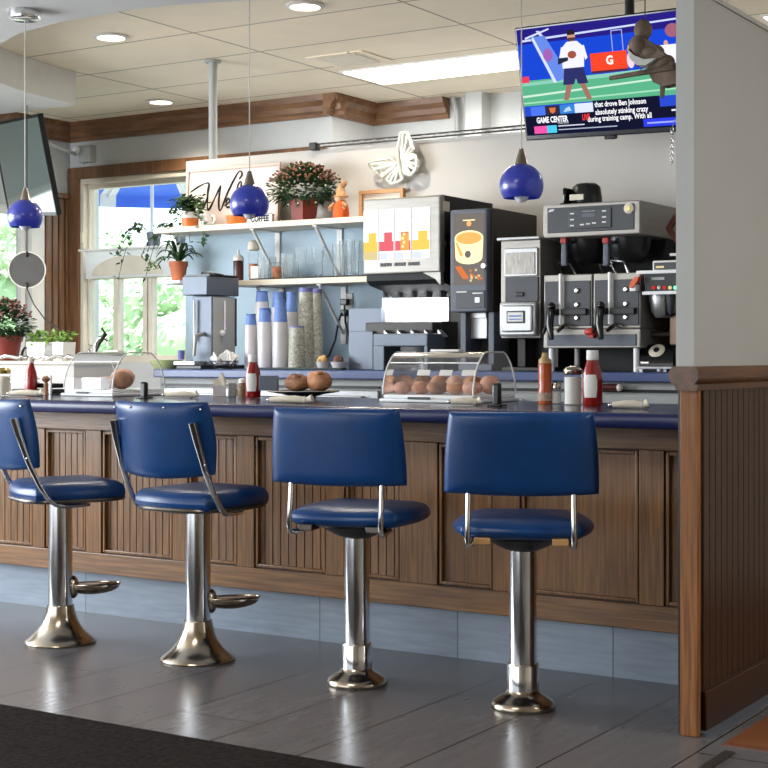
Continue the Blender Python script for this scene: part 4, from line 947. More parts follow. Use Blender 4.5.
# cap on top of the brewer
xa, xc = fx(566, 6.5), fx(598, 6.5); zz = zt + .001
t = thing('folded_hat', 'black cap with a small pale badge lying on the coffee brewer', 'cap', ((xa + xc) / 2, 6.55, zz))
hh = .11; w = xc - xa
b = MB(); b.lathe([(w * .47, .012), (w * .47, .04), (w * .42, hh * .85), (w * .3, hh), (0, hh + .002)], (0, 0, 0), 28, ey=.75); b.ball((0, 0, hh), .006); part('crown', b, mt['black'], t)
b = MB(); b.box(-w * .5, w * .5, -.12, .1, 0, .012, .005); b.box(-w * .48, -w * .36, -.1, .0, .01, hh * .8, .01); part('brim', b, mt['black_gloss'], t)
b = MB(); b.box(-w * .2, w * .24, -.1185, -.11, .022, .05, .003); part('badge', b, mt['cream'], t, label='pale badge')

# ---- espresso machine at the right edge
Ye = 6.33
def ex_(u): return pX(u, Ye)
def ez_(u, v): return pZ(u, v, Ye)
x0, x1 = ex_(636), ex_(700)
t = thing('espresso_machine', 'black espresso machine partly hidden by the partition, green light glowing', 'espresso machine', ((x0 + x1) / 2, 6.6, BB))
b = MB(); b.box(x0 + .03, x1, Ye + .02, 6.9, ez_(660, 294), ez_(660, 272), .006); b.box(ex_(650), x1, 6.7, 6.9, BB + .001, ez_(660, 294), .004); part('body', b, mt['black'], t, True)
b = MB(); b.box(x0 + .035, x1, Ye + .02, 6.9, ez_(660, 273.5), ez_(660, 270), .003); b.box(x0, x1, Ye, Ye + .021, ez_(660, 273.5), ez_(660, 270), .003); b.box(ex_(642), x1, Ye, Ye + .02, ez_(660, 294.5), ez_(660, 291), .003); part('top_trim', b, mt['white_gloss'], t, True, 'bright top edge')
b = MB(); b.box(ex_(649), x1, Ye + .04, 6.8, ez_(660, 270), ez_(660, 260), .004); part('display_box', b, mt['white'], t, True)
b = MB(); b.box(ex_(651), x1, Ye + .035, Ye + .045, ez_(660, 269), ez_(660, 262)); b.box(ex_(653), ex_(661), Ye + .033, Ye + .036, ez_(660, 267.5), ez_(660, 265.5), mi=1); part('display', b, [mt['darkgrey'], g_tea], t, True)
b = MB(); b.prism([(ex_(631.5), ez_(631, 288)), (ex_(633), ez_(633, 282)), (ex_(637), ez_(637, 277.5)), (ex_(641.5), ez_(641, 276.5)), (ex_(640), ez_(640, 281)), (ex_(635), ez_(635, 288))][::-1], Ye - .03, Ye + .0, 'XZ'); part('steam_lever', b, mt['orange'], t, True, 'orange lever')
b = MB(); b.box(ex_(631), ex_(637.5), Ye - .02, Ye + .03, ez_(634, 291.5), ez_(634, 284.5), .004); part('lever_mount', b, mt['white_gloss'], t, True)
for k, (uu, g) in enumerate(((652, g_redl), (657.5, mt['white']), (663, g_redl), (668.5, g_tea), (674, g_green))):
    b = MB(); b.lathe([(.008, 0), (.008, .006), (0, .010)], (ex_(uu), Ye + .02, ez_(uu, 287.5)), 14, axis=(0, -1, 0)); part('indicator', b, g, t, True)
b = MB(); b.box(ex_(650), ex_(663), Ye + .015, Ye + .022, ez_(656, 279.8), ez_(656, 277)); part('nameplate', b, mt['partition'], t, True)
b = MB(); b.lathe([(.03, 0), (.05, .03), (.06, .09), (.055, .12)], (ex_(652), 6.45, ez_(652, 317)), 20); part('brew_spout', b, mt['steel_h'], t, True)
b = MB(); b.box(ex_(656), ex_(660), 6.40, 6.5, ez_(657, 316), ez_(657, 294), .006); b.box(ex_(660), x1, 6.45, 6.7, ez_(660, 313), ez_(660, 294), .004); part('group_head', b, mt['brown_grey'], t, True)
b = MB(); b.box(ex_(657, ), ex_(668), 6.48, 6.7, BB + .10, ez_(660, 314), .004); part('column', b, M('beige_column', (176, 150, 128), .4, .2, var=.05), t, True)
b = MB(); b.box(ex_(668), x1, 6.46, 6.6, ez_(668, 326), ez_(668, 316), .004); part('sticker_panel', b, mt['cupblue'], t, True)
# shelf with a grinder above
b = MB(); b.lathe([(.075, 0), (.085, .05), (.08, .12), (.03, .14), (0, .14)], (ex_(668), 6.62, ez_(668, 259)), 24); 
t2 = thing('black_jug', 'black lidded jug standing on top of the espresso machine', 'jug', (ex_(668), 6.62, ez_(660, 260) + .001))
b = MB(); b.lathe([(.07, 0), (.08, .02), (.078, .09), (.05, .115), (.03, .12), (0, .122)], n=24); part('body', b, mt['black_gloss'], t2)
b = MB(); b.tube([(-.06, -.03, .10), (-.09, -.05, .16), (-.05, -.06, .21), (.0, -.06, .20)], [.012, .018, .02, .016], 10); part('handle', b, M('brown_handle', (112, 62, 46), .4, var=.1), t2, label='brown curved handle')
b = MB(); b.lathe([(.022, .12), (.03, .135), (.02, .15), (0, .152)], n=16); part('lid_knob', b, mt['steel'], t2)
b = MB(); b.box(-.075, -.02, -.082, -.07, .03, .042, .002); part('label_strip', b, mt['white'], t2)

# ---- telephone on a steel stand
Yt = 6.36
xa, xb = pX(637, Yt), pX(690, Yt)
t = thing('steel_riser', 'low steel stand under the black telephone at the right end', 'stand', ((xa + xb) / 2, 6.45, BB))
b = MB(); zz = pZ(660, 366.5, Yt); b.box(xa, xb, Yt, 6.68, zz - .012, zz, .003); part('top', b, mt['steel_h'], t, True)
for q in (xa + .015, xb - .015):
    for yy in (Yt + .015, 6.665):
        b = MB(); b.box(q - .008, q + .008, yy - .008, yy + .008, BB, zz - .011); part('leg', b, mt['white_gloss'], t, True)
xc = pX(663.5, 6.5); zc = zz + .001
t = thing('telephone', 'old black telephone with an ivory dial beside the partition', 'telephone', (xc, 6.5, zc))
b = MB()
b.prism([(-.10, 0), (.10, 0), (.105, .02), (.07, .085), (.04, .10), (-.03, .10), (-.06, .09), (-.1, .04)], -.085, .085, 'YZ', smooth=True); part('body', b, mt['black_gloss'], t)
b = MB(); nrm = Vector((0, -.75, .66)); b.lathe([(.036, 0), (.038, .004), (.03, .009), (0, .009)], (0, -.078, .068), 28, axis=nrm); dl = part('dial', b, mt['dial'], t, label='ivory rotary dial')
b = MB(); b.lathe([(.014, .009), (.014, .012), (0, .013)], (0, -.078, .068), 20, axis=nrm); part('dial_centre', b, mt['black'], dl)
b = MB(); b.tube([(-.1, -.01, .13), (-.06, 0, .145), (.06, 0, .145), (.1, -.01, .13)], .014, 12); b.ball((-.1, -.01, .12), .026, .028, .024); b.ball((.1, -.01, .12), .026, .028, .024); part('handset', b, mt['brown_grey'], t)
b = MB(); b.tube([(-.086, -.09, .02), (-.09, -.09, .06), (-.075, -.03, .11)], .003, 6); b.box(-.07, -.03, -.103, -.098, .012, .02, .001); part('chrome_trim', b, mt['chrome'], t)

# ---- iced tea brewer at the left
xl, xr = pX(182, 6.42), pX(207, 6.42); yb = 6.42
def tz(v, u=200): return pZ(u, v, yb)
t = thing('tea_brewer', 'grey iced tea brewer with a hood at the left end of the back counter', 'tea brewer', ((xl + xr) / 2, 6.6, BB))
xh1 = xr; ye = pYx(239, xh1); ye = min(ye, 6.93)
b = MB(); b.box(xl, xh1, yb, ye, tz(295), tz(276), .005); part('hood', b, mt['steel_grey'], t, True)
b = MB(); b.box(xl + .0, xh1 + .001, yb + .02, ye - .02, tz(276) - .001, tz(274)); b.tube([(xl + .06, yb + .1, tz(275)), (xl + .06, yb + .1, tz(271)), (xl + .14, yb + .1, tz(272)), (xl + .2, yb + .12, tz(275))], .006, 6); part('hood_cover', b, mt['black'], t, True)
b = MB(); b.box(xl + .04, xh1 - .0, yb + .04, yb + .25, BB + .02, tz(296), .004); part('tank', b, mt['steel_grey'], t, True)
b = MB(); b.box(xh1 - .001, xh1 + .004, yb + .05, yb + .24, BB + .02, tz(297), .001); part('side_panel', b, mt['partition'], t, True)
b = MB(); b.tube([(xl + .07, yb + .02, tz(342)), (xl + .07, yb + .02, tz(300))], .007, 8); b.tube([(xh1 + .012, yb + .14, tz(330)), (xh1 + .012, yb + .14, tz(300))], .006, 8); b.ball((xh1 + .012, yb + .12, tz(333)), .018); part('gauge_tube', b, mt['white_gloss'], t, True)
b = MB(); b.tube([(xl + .12, yb + .035, tz(334)), (xl + .12, yb - .03, tz(336)), (xl + .11, yb - .03, tz(356))], [.012, .012, .009], 10); part('tap', b, mt['steel'], t, True)
b = MB(); b.box(xl, xh1, yb - .05, yb + .34, BB + .001, BB + .022, .004); part('base', b, mt['black'], t, True)
b = MB(); b.box(xl - .02, xl + .13, yb - .05, yb + .035, BB + .022, BB + .045, .004); part('drip_tray', b, mt['steel_h'], t, True)
b = MB(); b.prism([(ye - .10, tz(297)), (ye - .02, tz(297)), (ye - .02, tz(346)), (ye - .035, tz(346))], xh1 - .06, xh1 - .0, 'YZ'); part('spout_guard', b, mt['darkgrey'], t, True)

# ================================================================== SHELVES
YS = 6.72
def shelf(x0, x1, zt, label, braces, extra=None, liner=False):
    t = thing('wall_shelf', label, 'shelf', ((x0 + x1) / 2, 6.86, zt), 0, 'white wall shelves')
    b = MB(); b.box(x0, x1, YS, YW - .008, zt - .032, zt, .003); part('board', b, mt['cream'], t, True)
    if liner:
        b = MB(); b.box(x0 + .16, x1, YS + .01, YW - .02, zt, zt + .008, .002); part('liner', b, mt['black_matte'], t, True, 'black mat lining the shelf')
    for x in braces:
        b = MB(); b.tube([(x, YS + .03, zt - .036), (x, YW - .02, zt - .30)], .009, 8); b.box(x - .018, x + .018, YW - .018, YW - .006, zt - .36, zt - .032, .003); b.box(x - .015, x + .015, YS + .02, YW - .01, zt - .04, zt - .032)
        part('bracket', b, mt['white'], t, True)
shelf(pX(153, YS), pX(376, YS), Z1, 'upper white wall shelf with plants and the Welcome sign', [pX(279, YW), pX(341, YW)])
shelf(pX(226, YS), pX(376, YS), Z2, 'lower white wall shelf holding drinking glasses', [pX(283, YW), pX(345, YW)], liner=True)
zz = pZ(175, 281, 6.8)
b = MB(); b.box(pX(163, 6.76), pX(184, 6.76), 6.72, 6.96, zz - .02, zz, .003); b.box(pX(181, 6.76), pX(190, 6.76), 6.96, 6.992, zz - .02, zz + .0, .003)
single('corner_shelf', b, mt['white'], 'short white shelf end under the terracotta pot by the window', 'shelf')

YI = 6.83
def sx(u): return pX(u, YI)
# ---- plants
def dome_plant(name, label, x, y, z, potpar, r, h, seedn, pot_m, leaf_m, flow, buds, n=900, sq=False, cat='potted plant'):
    t = thing(name, label, cat, (x, y, z)); r0, r1, ph = potpar
    b = MB()
    if sq: b.lathe([(0, 0), (r0, 0), (r1, ph), (r1 * 1.04, ph), (r1 * 1.04, ph - .02), (r1 * .9, ph - .02), (0, ph - .025)], n=6, smooth=False)
    else: b.lathe([(0, 0), (r0, 0), (r1 * .97, ph * .75), (r1 * 1.06, ph * .75), (r1 * 1.08, ph), (r1 * .98, ph), (r1 * .92, ph * .85), (0, ph * .85)], n=28)
    part('pot', b, pot_m, t)
    rr = random.Random(seedn); b = MB(); f = MB(); g = MB()
    for i in range(n):
        d = Vector((rr.gauss(0, 1), rr.gauss(0, 1), rr.gauss(0.25, .9))).normalized(); k = rr.uniform(.55, 1.0)
        p = Vector((d.x * r * k, d.y * r * k * .85, ph + h * .22 + d.z * h * (.62 if d.z > 0 else .3) * k))
        if p.z < ph * .8: continue
        b.leaf(p, d + Vector((0, 0, .2)), rr.uniform(.028, .045), .022)
        if flow and d.z > .3 and k > .8 and rr.random() < .95:
            f.ball((p.x + d.x * .02, p.y + d.y * .02, p.z + d.z * .022), .0085, .0085, .006, n=6)
        elif buds and rr.random() < .07 and k > .8: g.ball((p.x + d.x * .02, p.y + d.y * .02, p.z + d.z * .02), .007, n=6)
    part('foliage', b, leaf_m, t)
    if flow: part('flowers', f, flow, t)['kind'] = 'stuff'
    if buds: part('buds', g, buds, t)
    return t
dome_plant('potted_chrysanthemum', 'large bushy chrysanthemum in a faceted brick red pot on the upper shelf', sx(304), YI, Z1 + .001, (.072, .088, .12), .205, .225, 3, mt['redpot'], mt['leaf_dark'], mt['flower'], mt['bud'], 1300, True)
# ivy in an orange planter
t = thing('ivy_plant', 'trailing ivy in an orange and white pot at the left end of the upper shelf', 'potted plant', (pX(190, YI - .05), YI - .05, Z1 + .001))
b = MB(); b.lathe([(0, 0), (.045, 0), (.05, .05)], n=24); b.lathe([(.05, .05), (.052, .085), (.046, .085), (.044, .07), (0, .07)], n=24, mi=1); part('pot', b, [mt['orangepot'], mt['white']], t)
b = MB(); rr = random.Random(5)
for k in range(16):
    a = rr.uniform(0, 2 * PI); L = rr.uniform(.08, .19); pts = []
    for q in range(8):
        s = q / 7; pts.append(Vector((math.cos(a) * L * s, math.sin(a) * L * s * .45, .08 + .1 * math.sin(s * 2.4) - .16 * s * s * (1.4 if k % 3 == 0 else .3))))
    b.tube(pts, .0018, 5)
    for p in pts[1:]:
        for _ in range(3): b.leaf(p + Vector((rr.gauss(0, .012), rr.gauss(0, .012), rr.gauss(0, .012))), (rr.gauss(0, 1), rr.gauss(0, 1), rr.gauss(0, .6)), rr.uniform(.03, .045), .028)
part('foliage', b, mt['leaf'], t)
# fern-like plant in terracotta
xt, yt = pX(178.5, 6.84), 6.84
t = thing('strap_leaf_plant', 'strap-leaved plant in a plain terracotta pot in front of the window', 'potted plant', (xt, yt, zz + .001))
b = MB(); b.lathe([(0, 0), (.038, 0), (.050, .085), (.056, .085), (.057, .115), (.050, .115), (.048, .1), (0, .1)], n=28); part('pot', b, mt['terracotta'], t)
b = MB(); rr = random.Random(8)
for k in range(15):
    a = 2 * PI * k / 15 + rr.uniform(-.2, .2); L = rr.uniform(.12, .2); up = rr.uniform(.04, .12); n = 7; vs = []
    for q in range(n + 1):
        s = q / n; c_ = Vector((math.cos(a) * L * s, math.sin(a) * L * s * .7, .10 + up * math.sin(s * 2.6) * 1.2)); w = .014 * math.sin(PI * min(1, s * .9 + .08)) + .001
        sd = Vector((-math.sin(a), math.cos(a), 0)); vs += [c_ + sd * w + Vector((0, 0, .004)), c_, c_ - sd * w + Vector((0, 0, .004))]
    fs = []
    for q in range(n): fs += [(q * 3, q * 3 + 1, q * 3 + 4, q * 3 + 3), (q * 3 + 1, q * 3 + 2, q * 3 + 5, q * 3 + 4)]
    b.add(vs, fs, 0, True)
part('leaves', b, mt['leaf_dark'], t)
b = MB()
for k in range(3):
    a = PI * .9 + k * .35; pts = [Vector((math.cos(a) * .22 * s, math.sin(a) * .1 * s, .12 + .05 * math.sin(s * 3) - .05 * s)) for s in [q / 6 for q in range(7)]]
    b.tube(pts, .002, 5)
    for p in pts[2:]:
        for _ in range(2): b.leaf(p, (rr.gauss(0, 1), rr.gauss(0, 1), rr.gauss(0, .5)), .035, .02)
part('runners', b, mt['leaf'], t)
# welcome sign
x0, x1 = pX(188, 6.93), pX(281, 6.93); z1 = pZ(260, 164, 6.93); th = math.radians(4)
t = thing('welcome_sign', 'blush framed Welcome sign in black script on the upper shelf', 'sign', ((x0 + x1) / 2, 6.9, Z1 + .002))
w = x1 - x0; h = z1 - Z1 - .002; LM = Matrix.Translation((0, 0, 0)) @ Matrix.Rotation(-th, 4, 'X')
b = MB(); b.box(-w / 2 + .01, w / 2 - .01, .004, .012, .01, h - .01); b.xf(LM); part('board', b, mt['signface'], t)
b = MB(); q = .016
b.box(-w / 2, w / 2, -.006, .018, 0, q, .002); b.box(-w / 2, w / 2, -.006, .018, h - q, h, .002); b.box(-w / 2, -w / 2 + q, -.006, .018, q, h - q, .002); b.box(w / 2 - q, w / 2, -.006, .018, q, h - q, .002); b.xf(LM); part('frame', b, M('blush_frame', (206, 184, 172), .6, var=.06), t)
b = MB()
def stroke(pts, r):
    cu = []
    P = [Vector((p[0], 0, p[1])) for p in pts]
    for i in range(len(P) - 1):
        p0 = P[max(0, i - 1)]; p1 = P[i]; p2 = P[i + 1]; p3 = P[min(len(P) - 1, i + 2)]
        for k in range(6):
            s = k / 6; cu.append(.5 * ((2 * p1) + (-p0 + p2) * s + (2 * p0 - 5 * p1 + 4 * p2 - p3) * s * s + (-p0 + 3 * p1 - 3 * p2 + p3) * s ** 3))
    cu.append(P[-1]); n = len(cu)
    cu = [Vector((-w / 2 + c_.x * w, .0025, c_.z * h)) for c_ in cu]; r *= 1.45
    b.tube(cu, [r * (.45 + .55 * abs(math.sin(3.0 * PI * i / n))) for i in range(n)], 6)
stroke([(.04, .62), (.12, .70), (.22, .76), (.25, .70), (.23, .50), (.20, .36)], .0042)          # flourish into the W
stroke([(.24, .74), (.235, .5), (.25, .30), (.33, .55), (.375, .70)], .0045)
stroke([(.375, .70), (.36, .46), (.38, .28), (.46, .60), (.56, .90), (.60, .86), (.57, .78)], .0045)
stroke([(.42, .36), (.475, .42), (.465, .48), (.44, .42), (.45, .33), (.50, .35)], .004)            # e
stroke([(.50, .35), (.585, .62), (.59, .74), (.56, .68), (.53, .42), (.55, .33), (.60, .38)], .004)  # l
stroke([(.66, .45), (.635, .44), (.62, .36), (.65, .32), (.68, .36)], .004)                          # c
stroke([(.70, .44), (.685, .36), (.71, .32), (.735, .40), (.71, .45), (.70, .44)], .004)             # o
stroke([(.745, .33), (.76, .44), (.765, .34), (.785, .45), (.79, .34), (.81, .45), (.815, .34), (.83, .34)], .004)  # m
stroke([(.83, .34), (.875, .42), (.86, .48), (.84, .42), (.85, .33), (.92, .40)], .004)              # e
stroke([(.06, .32), (.10, .42), (.085, .30), (.13, .40), (.14, .30), (.17, .42)], .003)
b.xf(LM); part('lettering', b, mt['ink'], t, label='black Welcome script')
# mug, orange bowl, coffee box sign
t = thing('white_mug', 'small white mug with tiny writing on the upper shelf', 'mug', (sx(210), YI - .03, Z1 + .001))
b = MB(); b.lathe([(0, 0), (.036, 0), (.042, .008), (.044, .07), (.041, .07), (.038, .012), (0, .01)], n=28); part('body', b, mt['white'], t)
b = MB(); b.tube([(.042, -.01, .06), (.066, -.012, .056), (.07, -.012, .035), (.06, -.012, .018), (.042, -.01, .014)], .006, 8); part('handle', b, mt['white'], t)
b = MB()
for k, (a, c_) in enumerate(((-.03, .0), (-.02, .016))): b.box(a, c_ + .006, -.0445, -.043, .042 - k * .014, .045 - k * .014)
part('marking', b, mt['darkgrey'], t)
b = MB(); b.lathe([(0, 0), (.048, 0), (.058, .02), (.062, .05), (.057, .05), (.052, .015), (0, .01)], n=28); single('orange_bowl', b, mt['orangepot'], 'small orange bowl behind the pendant lamp on the upper shelf', 'bowl', (sx(240), YI - .03, Z1 + .001))
xa, xb = sx(254.5), sx(278.5); t = thing('coffee_sign', 'small white block sign reading COFFEE beside the red pot', 'sign', ((xa + xb) / 2, YI - .05, Z1 + .001))
b = MB(); wq = (xb - xa) / 2; b.box(-wq, wq, -.012, .012, 0, .048, .002); b.box(-wq, wq, -.0135, -.011, 0, .003, mi=1); b.box(-wq, wq, -.0135, -.011, .045, .048, mi=1); part('block', b, [mt['white'], mt['ink']], t)
b = MB(); b.text('COFFEE', .046, (0, -.0132, .008), (1, 0, 0), (0, 0, 1), align='CENTER', bold=.0020, sx=.80); part('lettering', b, mt['ink'], t, label='black capitals COFFEE')
# harvest doll
t = thing('harvest_doll', 'small straw and orange cloth harvest doll beside the red potted chrysanthemum', 'doll', (sx(343), YI - .02, Z1 + .001))
b = MB(); b.lathe([(0, 0), (.042, .002), (.046, .03), (.04, .07), (.024, .10), (0, .105)], n=20); part('body', b, mt['orange_fabric'], t)
b = MB(); b.ball((-.005, -.01, .112), .026, .024, .026); part('head', b, mt['skin'], t)
b = MB(); b.lathe([(.04, .118), (.042, .122), (.026, .135), (.02, .17), (.008, .195), (0, .198)], n=18); b.ball((.02, 0, .19), .018, .015, .02); b.ball((-.02, .01, .15), .02); part('hat', b, mt['straw'], t)
b = MB(); b.tube([(-.03, -.02, .085), (-.055, -.03, .06), (-.045, -.045, .05)], .010, 8); b.tube([(.03, -.02, .085), (.05, -.03, .07), (.045, -.045, .055)], .010, 8); part('arms', b, mt['straw'], t)
# frame leaning behind the soda dispenser
x0, x1 = pX(357.5, 6.92), pX(402, 6.92); za, zb_ = Z1 + .002, pZ(380, 189, 6.92)
t = thing('wooden_frame', 'light wooden picture frame half hidden behind the soda dispenser', 'picture frame', ((x0 + x1) / 2, 6.93, za))
w, h = (x1 - x0) / 2, zb_ - za
b = MB(); b.box(-w, w, 0, .03, h - .022, h, .002); b.box(-w, -w + .022, 0, .03, 0, h - .022, .002); b.box(w - .022, w, 0, .03, 0, h - .022, .002); b.box(-w, w, 0, .03, 0, .02, .002); part('frame', b, mt['framewood'], t)
b = MB(); b.box(-w + .02, w - .02, .016, .02, .018, h - .02); part('backing', b, mt['cream'], t)

# butterfly relief on the wall
bx, by = pX(397.5, 6.93), 6.955; bz = pZ(397.5, 163, 6.95); k_ = 6.95 / (CS + SN * (397.5 - 384) / FOC) / FOC
t = thing('butterfly_ornament', 'cut-out silver white butterfly ornament on the wall above the soda dispenser', 'wall ornament', (bx, by, bz))
def wing(pts, cut, name, ang):
    """pts/cut in pixels relative to the body; mesh plate with open slots built as thick outlines"""
    b = MB()
    sc = k_ * 1.0
    def cv(p): return (p[0] * sc / CS, -p[1] * sc)
    def tb(pl, r, closed=True): b.tube([(x, -abs(x) * ang, z) for x, z in (cv(p) for p in pl)], r, 6, flat=.6, closed=closed)
    tb(pts, .011)
    for c_ in cut:
        b.prism([cv(p) for p in c_], -.004, .004, 'XZ') if len(c_) > 2 else tb(c_, .0095, False)
    part(name, b, mt['silver'], t)
wing([(2, -2), (-2, -14), (1, -30), (6, -30), (9, -29), (13, -20), (16, -12), (10, -7)], [((2, -2), (5, -29)), ((2, -2), (9, -24)), ((2, -2), (12, -14)), [(1, -27), (6, -29), (9, -26), (6, -20), (2, -21)], [(9, -20), (13, -17), (15, -12), (11, -12)]], 'upper_right_wing', .25)
wing([(2, -1), (12, -7), (18, -5), (20, 2), (18, 9), (13, 13), (8, 12), (4, 8)], [((2, -1), (17, -4)), ((2, -1), (19, 3)), ((2, -1), (17, 8)), ((2, -1), (12, 12)), ((2, -1), (7, 11)), [(14, -6), (18, -4), (20, 3), (17, 10), (16, 8), (18, 3), (16, -3)]], 'lower_right_wing', .25)
wing([(-1, 0), (-9, -5), (-20, -4), (-29, -2), (-28, 3), (-22, 8), (-16, 14), (-8, 8)], [((-1, 0), (-27, -1)), ((-1, 0), (-24, 5)), ((-1, 0), (-17, 12)), [(-28, -2), (-20, -3), (-22, 1), (-26, 3)], [(-22, 4), (-16, 8), (-16, 13), (-21, 8)]], 'upper_left_wing', .15)
wing([(0, 2), (-7, 8), (-12, 16), (-8, 20), (-2, 19), (3, 16), (4, 9)], [((0, 2), (-9, 18)), ((0, 2), (-4, 19)), ((0, 2), (2, 16)), [(-11, 13), (-8, 12), (-7, 17), (-10, 19)]], 'lower_left_wing', .15)
b = MB(); b.tube([(-.004, -.012, .07), (0, -.014, 0), (.02, -.012, -.075)], [.006, .010, .006], 8); part('body', b, mt['silver'], t)

# ---- lower shelf glassware and bottles
ZL = Z2 + .009
t = thing('squeeze_bottle', 'clear squeeze bottle of dark brown sauce with a white tip, lower shelf', 'bottle', (sx(238.5), YI, Z2 + .001))
b = MB(); b.lathe([(0, 0), (.028, 0), (.03, .01), (.03, .115), (.028, .12), (0, .12)], n=24); part('bottle', b, mt['brownsyrup'], t)
b = MB(); b.lathe([(.031, .118), (.032, .135), (.024, .146), (.009, .152), (.006, .18), (0, .181)], n=24); part('cap', b, mt['white'], t)
t = thing('sauce_jar', 'tall clear jar half filled with red brown sauce, left of the clear glasses', 'jar', (sx(251.5), YI + .02, ZL))
b = MB(); b.lathe([(.026, 0), (.028, .02), (.028, .15), (.02, .165)], n=24); part('jar', b, mt['glass'], t)
b = MB(); b.lathe([(0, .002), (.025, .002), (.026, .09), (0, .09)], n=24); part('contents', b, mt['pouch'], t)
b = MB(); b.lathe([(.02, .165), (.034, .17), (.036, .185), (.028, .215), (.012, .225), (0, .226)], n=24); part('lid', b, mt['cream'], t)
b = MB(); b.box(-.03, .03, -.01, .01, 0, .072, .003); single('white_card_box', b, mt['white'], 'small white box between the sauce jar and the glasses', 'box', (sx(259), YI - .03, ZL))
t = thing('copper_mug', 'small glass of copper coloured drink mix among the clear glasses', 'glass', (sx(277), YI, ZL))
b = MB(); b.lathe([(.036, 0), (.038, .005), (.04, .09), (.038, .09)], n=24); part('glass', b, mt['glass'], t)
b = MB(); b.lathe([(0, .004), (.026, .004), (.028, .065), (0, .066)], n=24); part('contents', b, mt['pouch'], t)
def tumbler(h, r):
    b = MB(); b.lathe([(0, .002), (r * .82, .002), (r * .84, 0), (r, h), (r * .95, h), (r * .8, .012), (0, .012)], n=28); return b
def goblet(h, r):
    b = MB(); b.lathe([(0, 0), (r * .8, .002), (r * .75, .006), (.006, .014), (.006, .04), (r * .5, .06), (r * .8, h * .6), (r, h), (r * .95, h), (r * .7, h * .5), (0, .065)], n=28); return b
gl = [(263.5, -.05, .115, .036, 't', 'clear tumbler just right of the small white box'), (270, .065, .13, .036, 't', 'clear tumbler at the back behind the copper coloured glass'),
      (287, -.05, .135, .037, 't', 'clear tumbler right of the copper coloured glass'), (293, .065, .135, .037, 't', 'clear tumbler at the back left of the goblets'),
      (301, -.05, .165, .036, 'g', 'leftmost of the three clear goblets on the lower shelf'), (310, .065, .165, .036, 'g', 'clear goblet at the back between the other two goblets'), (318, -.05, .165, .036, 'g', 'rightmost of the three clear goblets on the lower shelf'),
      (328, .065, .15, .036, 't', 'clear tumbler between goblets and the tall stack of glasses'),
      (339, -.05, .175, .037, 't', 'tall clear glass left of the two at the soda dispenser'), (346, .065, .20, .037, 't', 'tall clear glass at the back near the shelf bracket'),
      (353, -.05, .19, .037, 't', 'tall clear glass second from the soda dispenser'), (361, .065, .20, .037, 't', 'tall clear glass against the soda dispenser')]
for u, dy, h, r, kk, lb in gl:
    bb = tumbler(h, r) if kk == 't' else goblet(h, r)
    single('drinking_glass', bb, mt['glass'], lb, 'glass', (pX(u, YI + dy), YI + dy, ZL), 'clear glasses on the lower shelf')

# ---- cups on the back counter
def cup_stack(u, w, vt, vb, y, kind, label, split=None):
    x = pX(u, y); dep = y / (CS + SN * (u - 384) / FOC); r = w / 2 * dep / FOC; h = pZ(u, vt, y) - BB - .001
    t = thing('cup_stack', label, 'cup stack', (x, y, BB + .001), 0, 'stacks of paper cups on the back counter')
    top = r * .82; b = MB()
    if kind == 'blue':
        hs = h * split
        b.lathe([(r * .95, 0), (r, .01), (r * 1.0, hs * .4), (r * .92, hs), (top, hs)], n=26); part('sleeve', b, mt['cupwhite'], t, label='white plastic sleeve')
        b = MB(); n = 5; pr = []
        for k in range(n):
            z0 = hs - .01 + (h - hs + .01) * k / n; z1 = hs - .01 + (h - hs + .01) * (k + 1) / n
            pr += [(r * .90 - .0015 * k, z0), (r * .90 - .0015 * k, z0 + .004), (r * .86 - .0015 * k, z0 + .006)]
        pr += [(r * .80, h - .002), (r * .78, h), (0, h - .004)]
        b.lathe(pr, n=26); part('cups', b, mt['cupblue'], t, label='blue upturned cups')
    else:
        pr = []; n = 14
        for k in range(n):
            q = 1 - .16 * k / n; pr += [(r * q, h * k / n), (r * q, h * k / n + .006), (r * q * .965, h * k / n + .008)]
        pr += [(r * .82, h - .022)]
        b.lathe(pr, n=26); part('cups', b, mt['cupmottled'], t, label='mottled pale cups')
        b = MB(); b.lathe([(r * .82, h - .024), (r * .84, h - .002), (r * .80, h), (0, h - .004)], n=26); part('top_cup', b, mt['cuppurple'], t, label='periwinkle top cup')
cup_stack(251, 13, 314, 367, 6.52, 'blue', 'shortest blue-topped cup stack, leftmost in the front row', .80)
cup_stack(265, 14.5, 308, 367, 6.50, 'blue', 'middle-height blue-topped cup stack, second in the front row', .77)
cup_stack(280.5, 16, 300, 367, 6.48, 'blue', 'tall blue-topped cup stack, third in the front row', .68)
cup_stack(262, 15, 291, 367, 6.70, 'blue', 'tall blue-topped cup stack behind the shortest one', .86)
cup_stack(278.5, 15, 292, 367, 6.74, 'blue', 'tall blue-topped cup stack at the back behind the third stack', .8)
cup_stack(291.5, 13, 292, 367, 6.64, 'blue', 'blue-topped cup stack just left of the tall mottled cups', .74)
cup_stack(297, 18, 326, 367, 6.46, 'mottled', 'short mottled cup stack in front of the tall ones')
cup_stack(306, 17, 288, 367, 6.60, 'mottled', 'tall mottled cup stack, left of the pair')
cup_stack(316.5, 13, 289, 367, 6.74, 'mottled', 'tall mottled cup stack, right of the pair')
b = MB(); b.box(pX(252, 6.4), pX(346, 6.4), 6.36, 6.41, BB + .001, BB + .012, .004); single('bar_mat', b, M('green_black_mat', (40, 56, 56), .6, var=.1), 'dark green rubber bar mat along the edge before the cup stacks', 'mat')
